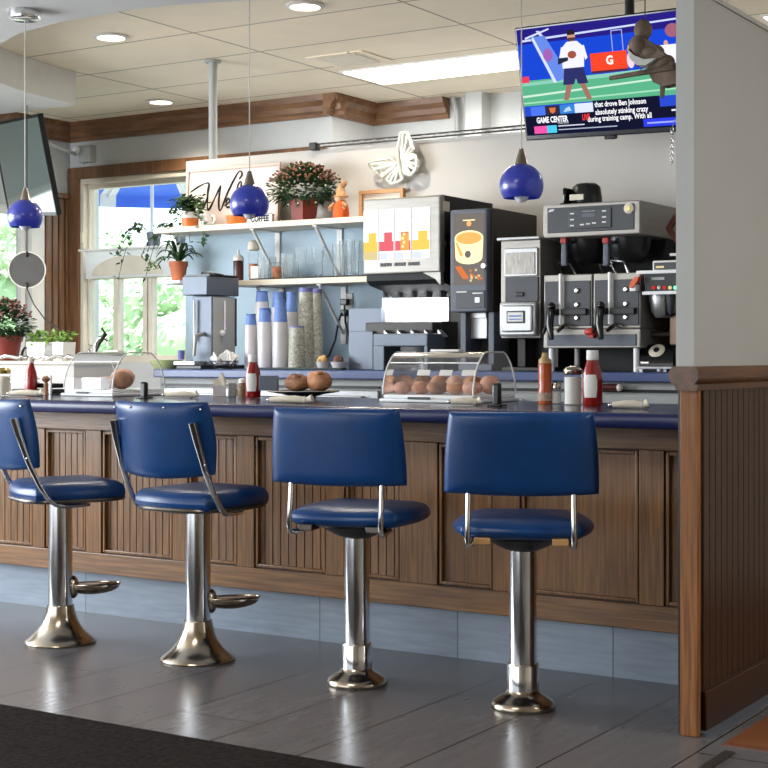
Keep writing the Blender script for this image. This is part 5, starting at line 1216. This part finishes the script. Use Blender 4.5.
# basket of creamers
t = thing('wire_basket', 'black wire basket heaped with white creamer packets', 'basket', (pX(224, 6.42), 6.42, BB + .001))
b = MB()
for z, r in ((.0, .05), (.022, .075), (.04, .088)): b.tube([(r * math.cos(a), r * .6 * math.sin(a), z + .003) for a in [2 * PI * k / 24 for k in range(24)]], .003, 6, closed=True)
for k in range(14):
    a = 2 * PI * k / 14; b.tube([(.05 * math.cos(a), .03 * math.sin(a), .003), (.088 * math.cos(a), .053 * math.sin(a), .043)], .002, 5)
b.lathe([(0, .001), (.05, .001), (.05, .004), (0, .004)], n=20, ey=.6)
part('basket', b, mt['black'], t)
bx_, by_ = pX(224, 6.42), 6.42; rr = random.Random(12)
for k in range(18):
    a = rr.uniform(0, 2 * PI); r = rr.uniform(.0, .078); b = MB(); b.box(-.022, .022, -.004, .004, 0, .05, .003); b.xf(Matrix.Rotation(rr.uniform(-.7, .7), 4, 'X') @ Matrix.Rotation(rr.uniform(-.8, .8), 4, 'Y') @ Matrix.Rotation(rr.uniform(0, 3), 4, 'Z'))
    single('creamer_packet', b, mt['white'], 'white creamer packet heaped in the black wire basket', 'packet', (bx_ + r * math.cos(a), by_ + r * .6 * math.sin(a), BB + .02 + (.07 - r) * .5 + rr.uniform(0, .01)), 'creamer packets in the wire basket')
# pastry bowls
for u, w, lb, kk in ((322.5, 14, 'small pale bowl of yellow pastry, left of the pair by the cup stacks', 0), (339, 18, 'small pale bowl of dark pastry, right of the pair beside the soda dispenser', 1)):
    y = 6.44; x = pX(u, y); t = thing('small_bowl', lb, 'bowl', (x, y, BB + .001), 0, 'small bowls beside the cup stacks'); r = w / 2 * 7.7 / FOC
    b = MB(); b.lathe([(0, 0), (r * .62, 0), (r * .9, .03), (r, .042), (r * .94, .042), (r * .58, .008), (0, .006)], n=28); part('bowl', b, mt['cupwhite'], t)
    b = MB(); rr = random.Random(20 + kk)
    for q in range(3): b.ball((rr.uniform(-.4, .4) * r, rr.uniform(-.3, .3) * r, .043 + q * .006), r * .5, r * .45, .022, n=12, jit=.12, rnd=rr)
    part('pastry', b, M('pastry_fill_%d' % kk, ((226, 178, 112), (112, 74, 64))[kk], .7, var=.25, vscale=30), t)
b = MB(); b.lathe([(0, 0), (.06, 0), (.085, .03), (.092, .05), (.087, .05), (.06, .008), (0, .006)], n=30); single('green_bowl', b, mt['greenbowl'], 'pale green bowl left of the tea brewer', 'bowl', (pX(166, 6.42), 6.42, BB + .001))
b = MB(); b.lathe([(0, 0), (.018, 0), (.02, .05), (.016, .052), (0, .052)], n=16); single('purple_shaker', b, mt['cuppurple'], 'small purple cylinder jar between green bowl and tea brewer', 'jar', (pX(185.5, 6.36) - .03, 6.36, BB + .053))
# outlet and cord
t = thing('wall_outlet', 'pale wall outlet with two black plugs left of the soda dispenser', 'outlet', (pX(347, YW - .01), YW - .008, pZ(347, 322, YW)))
b = MB(); b.box(-.04, .04, -.006, 0, 0, .16, .003); part('plate', b, mt['wallw'], t)
for k, zz_ in enumerate((.11, .05)):
    b = MB(); b.box(-.022, .022, -.04, -.006, zz_ - .018, zz_ + .018, .005); part('plug', b, mt['black'], t)
b = MB(); b.tube([(-.01, -.04, .05), (-.02, -.06, 0), (-.04, -.06, -.1), (-.09, -.05, -.19), (-.16, -.04, -.215)], .006, 7); b.tube([(.0, -.03, .1), (.02, -.05, .0), (.05, -.05, -.1)], .005, 7); part('cord', b, mt['cord'], t)

# ================================================================== ON THE LUNCH COUNTER
ZC = CT + .001
def pastry_case(u0, u1, vb, length, label):
    X, Y = pF(u0, vb, CT); Y = min(Y, 5.14); X = pX(u0, Y); D = .36; Hh = .20
    t = thing('pastry_case', label, 'pastry case', (X, Y, ZC), 0, 'clear domed pastry cases on the counter')
    L = length
    b = MB(); b.box(-.012, L + .012, -.012, D + .012, 0, .014, .005); b.box(0, L, 0, D, .014, .03, .006); part('tray', b, mt['white_gloss'], t)
    pr = [(0.0, .03)] + [(D * .5 - D * .5 * math.cos(math.radians(a)), .03 + (Hh - .03) * min(1.0, 1.12 * math.sin(math.radians(a)))) for a in range(10, 171, 8)] + [(D, .03)]
    b = MB(); vs = []; n = len(pr)
    for x in (0, L): vs += [(x, p[0], p[1]) for p in pr]
    b.add(vs, [(i, i + 1, n + i + 1, n + i) for i in range(n - 1)], 0, True)
    b.add([(0, *p) for p in pr], [tuple(range(n))]); b.add([(L, *p) for p in pr], [tuple(range(n))[::-1]])
    part('dome', b, mt['acrylic'], t, label='clear acrylic dome')
    for x in (0, L):
        b = MB(); b.tube([(x, *p) for p in pr], .0035, 6); part('dome_rim', b, mt['acrylic_rim'], t)
    b = MB(); k = 5; b.tube([(0, *pr[k]), (L, *pr[k])], .0025, 6); part('hinge_edge', b, mt['acrylic_rim'], t)
    b = MB(); b.box(L * .3, L * .55, -.016, -.01, .012, .022, .002); part('finger_grip', b, mt['darkgrey'], t)
    b = MB(); b.box(L * .3, L * .62, D * .45, D * .58, Hh + .002, Hh + .012, .004); part('handle', b, mt['acrylic_rim'], t)
    return X, Y, L, D
X, Y, L, D = pastry_case(383, 468, 401.5, .415, 'clear domed pastry case full of buns, on the counter between the two right stools')
def bun(x, y, z, r, m, label, grp, seedn, hk=.62):
    rr = random.Random(seedn); b = MB(); b.ball((0, 0, r * hk), r, r, r * hk, n=18, jit=.06, rnd=rr)
    for _ in range(9):
        a = rr.uniform(0, 2 * PI); q = rr.uniform(.2, .6) * r; b.ball((q * math.cos(a), q * math.sin(a), r * hk * 1.55), r * .3, r * .26, r * .16, n=8, jit=.1, rnd=rr)
    single('pastry_bun', b, m, label, 'pastry', (x, y, z), grp, rr.uniform(0, 3))
mm = [mt['bread_pink'], mt['bread'], mt['bread_dark'], mt['bread'], mt['bread_pink'], mt['bread']]
names = ['leftmost pinkish bun in the front row of the right pastry case', 'second bun from the left in the front row of the right pastry case', 'dark middle-left bun in the front row of the right pastry case',
         'large middle-right bun in the front row of the right pastry case', 'bun at the right end of the front row in the right pastry case']
for k in range(5):
    bun(X + .044 + k * .0805, Y + .085 + .01 * (k % 2), ZC + .031, .0405 + .002 * (k % 3), mm[k], names[k], 'buns in the right pastry case', 40 + k)
nb = ['bun at the back left of the right pastry case', 'bun second from left in the back row of the right pastry case', 'bun third from left in the back row of the right pastry case', 'bun fourth from left in the back row of the right pastry case', 'bun at the back right corner of the right pastry case']
for k in range(5): bun(X + .048 + k * .078, Y + .24, ZC + .031, .044, mm[(k + 2) % 6], nb[k], 'buns in the right pastry case', 50 + k, .85)
for k, q in enumerate(('left', 'middle', 'right')):  # three tilted white rectangles between the rows of buns
    b = MB(); b.box(-.03, .03, -.002, .002, 0, .026, .001); b.xf(Matrix.Rotation(-.5, 4, 'X'))
    single('white_rectangle', b, mt['white'], q + ' small white rectangle standing behind the buns in the right pastry case', 'card', (X + .09 + k * .105, Y + .165, ZC + .105), 'blank white rectangles in the pastry case')
def tag_holder(u, vt, vb, w, label):
    x, y = pF(u, vb, CT); h = (vb - vt) / FOC * (y / (CS + SN * (u - 384) / FOC)); b = MB(); b.box(-w / 2, w / 2, -.012, .012, 0, h, .010, seg=3); b.box(-w * .8, w * .8, -.03, .03, 0, .008, .003)
    single('black_sign_holder', b, mt['black'], label, 'sign holder', (x, y, ZC), 'black upright holders by the pastry cases')
tag_holder(497, 383, 406.5, .034, 'small black upright holder at the right end of the bun-filled pastry case')
X, Y, L, D = pastry_case(64, 120, 396, .30, 'clear domed pastry case at the left end of the counter, nearly empty')
tag_holder(144, 382, 398.5, .036, 'small black upright holder at the right end of the left pastry case')
bun(X + L * .80, Y + .13, ZC + .031, .052, mt['bread_dark'], 'large round golden loaf at the right end of the left pastry case', None, 61, .8)
bun(X + L * .25, Y + .2, ZC + .031, .062, mt['bread_pink'], 'flat pinkish loaf at the left in the left pastry case', None, 62, .45)
bun(X + L * .45, Y + .25, ZC + .031, .058, mt['bread_pink'], 'pinkish round loaf at the back of the left pastry case', None, 63, .8)
b = MB(); b.box(-.06, .06, -.03, .03, 0, .055, .004); b.box(-.061, .061, -.031, .031, .038, .042, .001); single('white_carton', b, mt['white_gloss'], 'small white carton in front of the loaves inside the left pastry case', 'carton', (X + L * .52, Y + .045, ZC + .031))

def place(u, v): 
    x, y = pF(u, v, CT); return x, min(y, 5.48)
def ketchup_squeeze(u, v, h, w, label):
    x, y = place(u, v); r = w / 2
    t = thing('ketchup_bottle', label, 'ketchup bottle', (x, y, ZC), math.atan2(-x, y), 'ketchup bottles on the counter')
    b = MB(); b.lathe([(0, 0), (r * .9, 0), (r, .006), (r, h * .45), (r * .93, h * .6), (r * .62, h * .78), (r * .55, h * .84), (0, h * .84)], n=30, ey=.72); part('bottle', b, mt['ketchup'], t)
    b = MB(); b.lathe([(r * .58, h * .82), (r * .62, h * .83), (r * .62, h * .885), (r * .55, h * .89)], n=26, ey=.85); b.lathe([(r * .6, h * .885), (r * .6, h * .985), (r * .55, h), (0, h)], n=26, ey=.85); part('cap', b, mt['white'], t, label='white flip cap')
    b = MB(); vs = []
    for zz_, k, hw in ((h * .15, 1.0, .62), (h * .3, 1.0, .72), (h * .45, 1.0, .72), (h * .56, .955, .60)):
        for i in range(9):
            a = -PI / 2 - .25 - hw + 2 * hw * i / 8; vs.append((r * 1.03 * k * math.cos(a), r * .72 * 1.04 * k * math.sin(a), zz_))
    b.add(vs, [(j * 9 + i, j * 9 + i + 1, j * 9 + 9 + i + 1, j * 9 + 9 + i) for j in range(3) for i in range(8)], 0, True); part('label', b, mt['white'], t, label='white keystone label')
ketchup_squeeze(592.5, 406, .207, .074, 'red ketchup bottle with white cap and label at the right end of the counter')
ketchup_squeeze(253, 398, .192, .068, 'red squeeze ketchup bottle beside the plate of rolls in the counter middle')
x, y = place(31, 394)
t = thing('ketchup_bottle', 'tall glass ketchup bottle with a pale cap at the left end of the counter', 'ketchup bottle', (x, y, ZC), 0, 'ketchup bottles on the counter'); h = .172
b = MB(); b.lathe([(0, 0), (.029, 0), (.031, .006), (.031, h * .48), (.026, h * .62), (.014, h * .84), (.013, h * .9), (0, h * .9)], n=12, smooth=True); part('bottle', b, mt['ketchup'], t)
b = MB(); b.lathe([(.0155, h * .88), (.0165, h * .9), (.0165, h * .985), (.014, h), (0, h)], n=24); part('cap', b, mt['cream'], t)
# syrup, salt, sugar
x, y = place(545, 404); h = .198
t = thing('syrup_bottle', 'amber squeeze syrup bottle with a tan cap beside the sugar dispenser', 'bottle', (x, y, ZC))
b = MB(); b.lathe([(0, 0), (.026, 0), (.028, .006), (.0275, h * .25), (.024, h * .32), (.0265, h * .5), (.026, h * .66), (.027, h * .78), (.02, h * .80)], n=28); part('bottle', b, mt['syrup'], t)
b = MB(); b.lathe([(.0285, .012), (.0285, h * .22)], n=28); part('label', b, M('faded_label', (196, 168, 150), .6, var=.2, vscale=60), t)
b = MB(); b.lathe([(.025, h * .79), (.025, h * .86), (.015, h * .90), (.010, h * 1.0), (0, h)], n=24); part('cap', b, mt['tancap'], t)
x, y = place(557.5, 404)
t = thing('salt_shaker', 'small glass salt shaker with a metal top in front of the syrup bottle', 'shaker', (x, y - .01, ZC))
b = MB(); b.lathe([(0, .001), (.019, .001), (.0205, .006), (.018, .055), (.016, .06)], n=10); part('jar', b, mt['glass'], t)
b = MB(); b.lathe([(0, .003), (.0175, .003), (.017, .045), (0, .045)], n=10); part('salt', b, mt['salt'], t)
b = MB(); b.lathe([(.0185, .058), (.0195, .066), (.016, .08), (0, .083)], n=24); part('top', b, mt['chrome_worn'], t)
x, y = place(573, 405)
t = thing('sugar_dispenser', 'glass sugar dispenser full of white sugar with a metal lid beside the ketchup', 'sugar dispenser', (x, y, ZC))
b = MB(); b.lathe([(0, .001), (.032, .001), (.035, .006), (.034, .118)], n=16, smooth=False); part('jar', b, mt['glass'], t)
b = MB(); b.lathe([(0, .003), (.0315, .003), (.0315, .105), (0, .105)], n=16); part('sugar', b, mt['salt'], t)
b = MB(); b.lathe([(.036, .114), (.038, .118), (.038, .132), (.028, .142), (0, .146)], n=28); b.box(-.008, .02, -.012, .012, .142, .149, .003); part('lid', b, mt['chrome_worn'], t)
# rolled napkins with cutlery
def napkin(u, v, L, ang, label):
    x, y = place(u, v); t = thing('rolled_napkin', label, 'rolled napkin', (x, y, ZC), ang, 'napkin rolls laid along the counter')
    b = MB(); b.tube([(-L / 2, 0, .013), (-L * .2, .002, .0155), (L * .1, 0, .016), (L * .32, 0, .0135), (L * .37, 0, .012), (L * .5, .002, .020)], [.010, .0135, .0145, .0125, .011, .017], 12, flat=1.25); part('roll', b, mt['napkin'], t)
    b = MB(); b.tube([(L * .30, 0, .0135), (L * .36, 0, .0125)], [.0145, .0135], 12, flat=1.25); part('paper_band', b, mt['white'], t)
    b = MB(); b.ball((-L / 2 - .004, 0, .013), .012, .008, .006); part('spoon_tip', b, mt['chrome'], t)
napkin(630, 409, .125, .25, 'pale napkin roll alone at the right end of the counter')
napkin(466, 405.5, .115, .3, 'pale napkin roll in front of the bun-filled pastry case')
napkin(291, 403.5, .18, .22, 'long pale napkin roll in front of the plate of rolls')
napkin(181, 398, .15, .35, 'pale napkin roll on the counter between the left pastry case and sugar caddy')
napkin(26, 396.5, .16, .4, 'pale napkin roll in front of the glass ketchup bottle at far left')
# plate of rolls
x, y = place(290, 399.5)
t = thing('serving_plate', 'dark footed plate of baked rolls in the middle of the counter', 'plate', (x, y + .1, ZC))
b = MB(); b.lathe([(0, 0), (.055, 0), (.05, .008), (.09, .020), (.155, .030), (.157, .033), (.09, .026), (0, .022)], n=40); part('plate', b, mt['black'], t)
b = MB(); b.lathe([(.150, .0325), (.158, .0335), (.157, .0355), (.150, .0345)], n=40, cap=False); part('rim', b, mt['cream'], t, label='cream rim')
px_, py_ = x, y + .1
rr = random.Random(3)
b = MB(); b.ball((0, 0, .034), .064, .05, .036, n=22, jit=.06, rnd=rr)
for _ in range(9):
    q = rr.uniform(0, 6.28); b.ball((.045 * math.cos(q) * rr.random(), .035 * math.sin(q) * rr.random(), .054 + .010 * rr.random()), .022, .02, .012, n=10, jit=.15, rnd=rr)
single('bread_roll', b, mt['bread_dark'], 'dark crusted roll on the left of the serving plate', 'pastry', (pX(298, py_), py_, ZC + .034))
b = MB(); b.ball((0, 0, .042), .060, .055, .043, n=24, jit=.05, rnd=rr)
for _ in range(7):
    q = rr.uniform(0, 6.28); b.ball((.04 * math.cos(q) * rr.random(), .035 * math.sin(q) * rr.random(), .068 + .012 * rr.random()), .024, .02, .010, n=10, jit=.15, rnd=rr)
single('bread_roll', b, mt['bread'], 'round golden roll on the right of the serving plate', 'pastry', (pX(319, py_ + .03), py_ + .03, ZC + .034))
xk, yk = pX(273, py_ - .03), py_ - .03
b = MB(); b.box(-.042, .042, -.016, -.010, 0, .066, .002); b.box(-.042, .042, .004, .010, 0, .062, .002); b.box(-.042, .042, -.014, .008, 0, .006); b.xf(Matrix.Rotation(.5, 4, 'Z'))
single('table_card', b, mt['steel_grey'], 'blank blue-grey folded card standing on the plate left of the rolls', 'card', (xk, yk - .03, ZC + .034))
x, y = place(259.5, 396.5)
t = thing('cream_jar', 'small white jar with a green label beside the squeeze ketchup bottle', 'jar', (x, y - .02, ZC))
b = MB(); b.lathe([(0, 0), (.017, 0), (.018, .004), (.018, .085), (.014, .095), (0, .095)], n=20); part('jar', b, mt['white'], t)
b = MB(); b.lathe([(.0183, .035), (.0183, .065)], n=20); part('label', b, M('green_label', (64, 92, 70), .5, var=.1), t)
b = MB(); b.lathe([(.0165, .09), (.017, .105), (0, .107)], n=20); part('cap', b, mt['brass'], t)
# sugar packet caddy, napkin box, spice shaker
x, y = place(219.5, 396.5)
t = thing('sugar_caddy', 'small clear caddy with a folded cream napkin, left of the ketchup', 'caddy', (x, y, ZC), math.atan2(-x, y))
b = MB(); b.box(-.03, .03, -.022, .022, 0, .006); b.box(-.03, .03, -.022, -.019, .006, .05); b.box(-.03, .03, .019, .022, .006, .05); b.box(-.03, -.027, -.019, .019, .006, .05); b.box(.027, .03, -.019, .019, .006, .05); part('box', b, mt['cupwhite'], t)
b = MB(); b.add([(-.028, -.004, .02), (.03, -.004, .02), (.03, .003, .075), (.012, 0, .112), (-.006, .004, .084), (-.028, 0, .062)], [(0, 1, 2, 3, 4, 5)]); b.add([(-.02, .01, .03), (.024, .01, .03), (.01, .012, .08), (-.02, .01, .06)], [(0, 1, 2, 3)]); part('napkin', b, mt['napkin'], t)
x, y = place(232, 396.8)
t = thing('packet_holder', 'small steel packet holder between the caddy and the spice shaker', 'holder', (x, y, ZC), math.atan2(-x, y))
b = MB(); b.box(-.018, .018, -.022, .022, 0, .05, .003); b.box(-.018, .018, -.022, .022, .045, .062, .002); part('box', b, mt['steel_h'], t)
b = MB()
for k in range(4): b.box(-.015, .015, -.018 + .009 * k, -.012 + .009 * k, .04, .072 + .003 * (k % 2))
part('packets', b, mt['white'], t)
x, y = place(242.5, 397.3)
t = thing('spice_shaker', 'small glass spice shaker with a white top just left of the ketchup', 'shaker', (x, y, ZC))
b = MB(); b.lathe([(0, 0), (.0185, 0), (.02, .005), (.0185, .06), (.016, .066), (0, .066)], n=20); part('jar', b, mt['pepper'], t)
b = MB(); b.lathe([(.018, .064), (.0185, .078), (.012, .084), (0, .085)], n=20); part('top', b, mt['white'], t)
# far left clutter
x, y = place(3, 396)
t = thing('sugar_dispenser', 'glass sugar dispenser cut by the left edge of the photo', 'sugar dispenser', (x, y, ZC))
b = MB(); b.lathe([(0, .001), (.030, .001), (.033, .006), (.032, .105)], n=16, smooth=False); part('jar', b, mt['glass'], t)
b = MB(); b.lathe([(0, .003), (.03, .003), (.03, .09), (0, .09)], n=16); part('sugar', b, mt['napkin'], t)
b = MB(); b.lathe([(.034, .102), (.036, .118), (.025, .128), (0, .13)], n=28); part('lid', b, mt['brass'], t)
x, y = pX(42, 5.35), 5.35
t = thing('cutlery_rack', 'low black and white wire rack behind the glass ketchup bottle', 'rack', (x, y, ZC))
b = MB(); b.box(-.16, .10, -.05, .08, 0, .022, .004); b.box(-.02, .10, -.04, .06, .028, .05, .004); part('tray', b, mt['black'], t)
b = MB()
for z in (.055, .075): b.tube([(-.17, -.055, z), (.11, -.055, z)], .004, 6)
for q in (-.17, -.03, .11): b.box(q - .006, q + .006, -.06, -.048, 0, .09, .002)
part('rail', b, mt['white_gloss'], t)
x, y = pX(46, 5.2), 5.2
t = thing('small_grinder', 'small brown wooden pepper grinder beside the left pastry case', 'grinder', (x, y, ZC))
b = MB(); b.lathe([(0, 0), (.014, 0), (.009, .02), (.012, .045), (.008, .058), (.018, .066), (.02, .078), (.010, .088), (0, .09)], n=20); part('body', b, mt['bread_dark'], t)

# ================================================================== LEDGE, SILLS AND WINDOW THINGS
zl = LZ + .001
dome_plant('potted_chrysanthemum', 'pink-brown chrysanthemum in a terracotta pot at the left edge below the side window', pX(5, 6.15), 6.15, zl, (.075, .095, .145), .165, .24, 13, mt['redpot'], mt['leaf_dark'], mt['pinkflower'], None, 1000)
for k, (u, w, lb) in enumerate(((42, .15, 'pale lime herb plant in a white planter left of the window casing'), (64, .085, 'small lime herb plant in a white pot right of the white planter'))):
    x, y = pX(u, 6.22), 6.22; t = thing('herb_planter', lb, 'potted plant', (x, y, zl), 0, 'lime herb planters on the ledge')
    b = MB(); b.prism([(-w * .4, 0), (w * .4, 0), (w * .5, .105), (-w * .5, .105)], -.05, .05, 'XZ'); part('pot', b, mt['white_gloss'], t)
    b = MB(); rr = random.Random(70 + k)
    for i in range(int(900 * w)):
        b.leaf((rr.uniform(-.5, .5) * w, rr.uniform(-.05, .05), .10 + rr.random() * .065), (rr.gauss(0, 1), rr.gauss(0, 1), rr.gauss(.3, .6)), .035, .026)
    part('foliage', b, mt['leaf_lime'], t)
# utensils on the ledge
ut = [(6, .16, .3, 'silver tongs lying on the ledge under the chrysanthemum'), (23, .12, -.5, 'silver ladle lying on the ledge left of the white planter'), (40, .14, .1, 'flat silver server lying on the ledge before the white planter'),
      (56, .12, .5, 'silver spoon lying on the ledge below the small white pot'), (70, .13, -.3, 'silver tongs at the right end of the ledge')]
for u, L_, a, lb in ut:
    x, y = pX(u, 6.04), 6.04; t = thing('serving_utensil', lb, 'utensil', (x, y, zl), a, 'silver utensils on the ledge')
    b = MB(); b.tube([(-L_ / 2, .012, .006), (0, .016, .022), (L_ / 2, .006, .012)], [.006, .008, .010], 8, flat=.5); b.tube([(-L_ / 2, -.008, .006), (0, -.014, .030), (L_ / 2, -.006, .016)], [.006, .008, .010], 8, flat=.5); part('arms', b, mt['chrome'], t)
    b = MB(); b.ball((L_ / 2 + .015, 0, .018), .024, .018, .010); part('scoop', b, mt['chrome'], t)
x, y = pX(83, 6.4), 6.0
t = thing('counter_faucet', 'curved chrome faucet with a sprayer at the right end of the ledge', 'faucet', (LX1 - .03, 6.2, zl))
b = MB(); b.lathe([(.022, 0), (.018, .03), (.012, .04)], n=16); b.tube([(0, 0, .03), (.0, 0, .09), (.03, 0, .13), (.08, 0, .12), (.10, 0, .08)], .009, 10); part('spout', b, mt['chrome'], t)
b = MB(); b.tube([(0, 0, .045), (.05, -.02, .10), (.10, -.03, .15)], [.006, .009, .012], 8); b.tube([(.10, -.03, .15), (.075, -.03, .18)], .006, 8); part('lever', b, mt['black'], t)
b = MB(); b.tube([(-.03, .0, .002), (-.05, 0, .06), (-.035, 0, .085)], [.012, .009, .014], 8); part('sprayer', b, mt['chrome'], t)
b = MB(); b.tube([(0, 0, 0), (.012, 0, .05), (.03, 0, .075), (.045, 0, .07)], [.005, .008, .006, .004], 8); single('black_spout', b, mt['black'], 'small black bent spout between chrysanthemum and white planter', 'spout', (pX(21, 6.12), 6.12, zl))
# board across the window with its arched panel
zA, zB_ = 1.70, 1.905
bm_ = bpy.data.materials.new('translucent_board'); bm_.use_nodes = True; q_ = bm_.node_tree; q_.nodes.clear()
d1, d2, d3, d4 = (q_.nodes.new(k) for k in ('ShaderNodeBsdfDiffuse', 'ShaderNodeBsdfTranslucent', 'ShaderNodeMixShader', 'ShaderNodeOutputMaterial'))
d1.inputs[0].default_value = lin((240, 240, 240)); d2.inputs[0].default_value = lin((244, 244, 242)); d3.inputs[0].default_value = .5
q_.links.new(d1.outputs[0], d3.inputs[1]); q_.links.new(d2.outputs[0], d3.inputs[2]); q_.links.new(d3.outputs[0], d4.inputs[0])
t = thing('window_board', 'white board with a beige arched panel across the middle of the main window', 'board', (-7.45, YV - .06, zA))
b = MB(); b.box(-8.06, -6.8, YV - .06, YV - .05, zA, zB_, .002); b.box(-8.06, -6.4, YV - .14, YV - .021, zB_, zB_ + .015, .003); part('panel', b, bm_, t, True)
b = MB(); pts = [(-7.99, zA + .02)] + [(-7.64 - .35 * math.cos(math.radians(a)), zA + .02 + .145 * math.sin(math.radians(a))) for a in range(10, 171, 10)] + [(-7.29, zA + .02)]
b.prism(pts[::-1], YV - .064, YV - .060, 'XZ'); part('arch', b, mt['cream'], t, True, 'beige arched panel')
for u, k_, lb in ((154, 0, 'small grey pot of trailing vine on the window board, left of the pair'), (182, 1, 'small grey pot of trailing vine on the window board, right of the pair')):
    x, y = pX(u, YV - .09), YV - .09; t = thing('vine_pot', lb, 'potted plant', (x, y, zB_ + .016), 0, 'grey vine pots on the window board')
    b = MB(); b.lathe([(0, 0), (.042, 0), (.058, .10), (.05, .10), (.045, .08), (0, .08)], n=4 if 0 else 20); part('pot', b, mt['steel_grey'], t)
    b = MB(); rr = random.Random(90 + k_)
    for q in range(3):
        sg = -1; L_ = (.34, .42, .26)[q]; pts = [Vector((sg * L_ * s * (.7 if q == 1 else 1), -.04 - .02 * q, .10 + .09 * math.sin(s * 3.0) - (.34 if q == 1 else .16) * s * s)) for s in [i / 8 for i in range(9)]]
        b.tube(pts, .0025, 5)
        for p in pts[2:]:
            for _ in range(2): b.leaf(p + Vector((rr.gauss(0, .015), rr.gauss(0, .01), rr.gauss(0, .015))), (rr.gauss(0, 1), rr.gauss(0, .5), rr.gauss(0, 1)), .045, .035)
    part('vine', b, mt['leaf_dark'], t)

# ================================================================== LIGHT
w = bpy.data.worlds.new('sky'); SC.world = w; w.use_nodes = True
nt = w.node_tree; bg = nt.nodes['Background']
tcd = nt.nodes.new('ShaderNodeTexCoord'); sepn = nt.nodes.new('ShaderNodeSeparateXYZ'); rmp = nt.nodes.new('ShaderNodeValToRGB')
nt.links.new(tcd.outputs['Generated'], sepn.inputs[0]); nt.links.new(sepn.outputs['Z'], rmp.inputs['Fac'])
rmp.color_ramp.elements[0].position = 0.0; rmp.color_ramp.elements[0].color = (0.96, 0.98, 1.0, 1)
rmp.color_ramp.elements[1].position = 0.8; rmp.color_ramp.elements[1].color = (0.55, 0.72, 1.0, 1)
nt.links.new(rmp.outputs['Color'], bg.inputs['Color']); bg.inputs['Strength'].default_value = 2.4
s = bpy.data.lights.new('sun', 'SUN'); s.energy = 7; s.angle = math.radians(1); s.color = (1, .95, .86)
so = bpy.data.objects.new('sun', s); COL.objects.link(so); so.rotation_euler = (Vector((-.45, .35, -1))).to_track_quat('-Z', 'Y').to_euler()
def area(name, loc, target, sx_, sy_, e, col):
    l = bpy.data.lights.new(name, 'AREA'); l.shape = 'RECTANGLE'; l.size = sx_; l.size_y = sy_; l.energy = e; l.color = col
    o = bpy.data.objects.new(name, l); COL.objects.link(o); o.location = loc; o.rotation_euler = (Vector(target) - Vector(loc)).to_track_quat('-Z', 'Y').to_euler(); return o
# added unseen area lamp standing in for left window daylight, and the troffer's downlight
area('added_left_daylight', (-7.9, 2.6, 1.6), (-3, 4.6, .9), 3.2, 1.8, 215, (.88, .94, 1))
l = area('troffer_light', (-4.6, 8.06, CEIL - .03), (-4.6, 8.0, 0), 1.3, .46, 34, (1, .97, .92))
area('added_dining_fill', (.9, 4.4, CEIL - .03), (.9, 4.4, 0), 1.2, .6, 58, (1, .96, .9))  # unseen area lamp added to brighten the partition side, no fitting modelled there
area('added_dining_fill', (-2.6, 1.4, CEIL - .03), (-2.6, 1.4, 0), 1.2, .6, 30, (1, .93, .82))  # second unseen area lamp, warm, added as fill for the room
area('nozzle_light', (fx(415, 6.62), 6.635, zu - .012), (fx(415, 6.62), 6.68, zs0 - .05), .34, .02, 1.6, (1, 1, 1))

# ================================================================== CAMERA
cam = bpy.data.cameras.new('camera'); co = bpy.data.objects.new('camera', cam); COL.objects.link(co)
co.location = (0, 0, CAMH); co.rotation_euler = (PI / 2, 0, PSI)
cam.sensor_width = 36; cam.lens = FOC / 768 * 36; cam.shift_y = -(384 - HOR) / 768; cam.clip_start = 0.05; cam.clip_end = 200
SC.camera = co
SC.view_settings.view_transform = 'Standard'; SC.view_settings.look = 'None'; SC.view_settings.exposure = 0.45; SC.view_settings.gamma = 1
SC.view_settings.use_curve_mapping = False
SC.cycles.use_denoising = True
SC.cycles.transparent_max_bounces = 24; SC.cycles.max_bounces = 10
SC.cycles.sample_clamp_indirect = 6
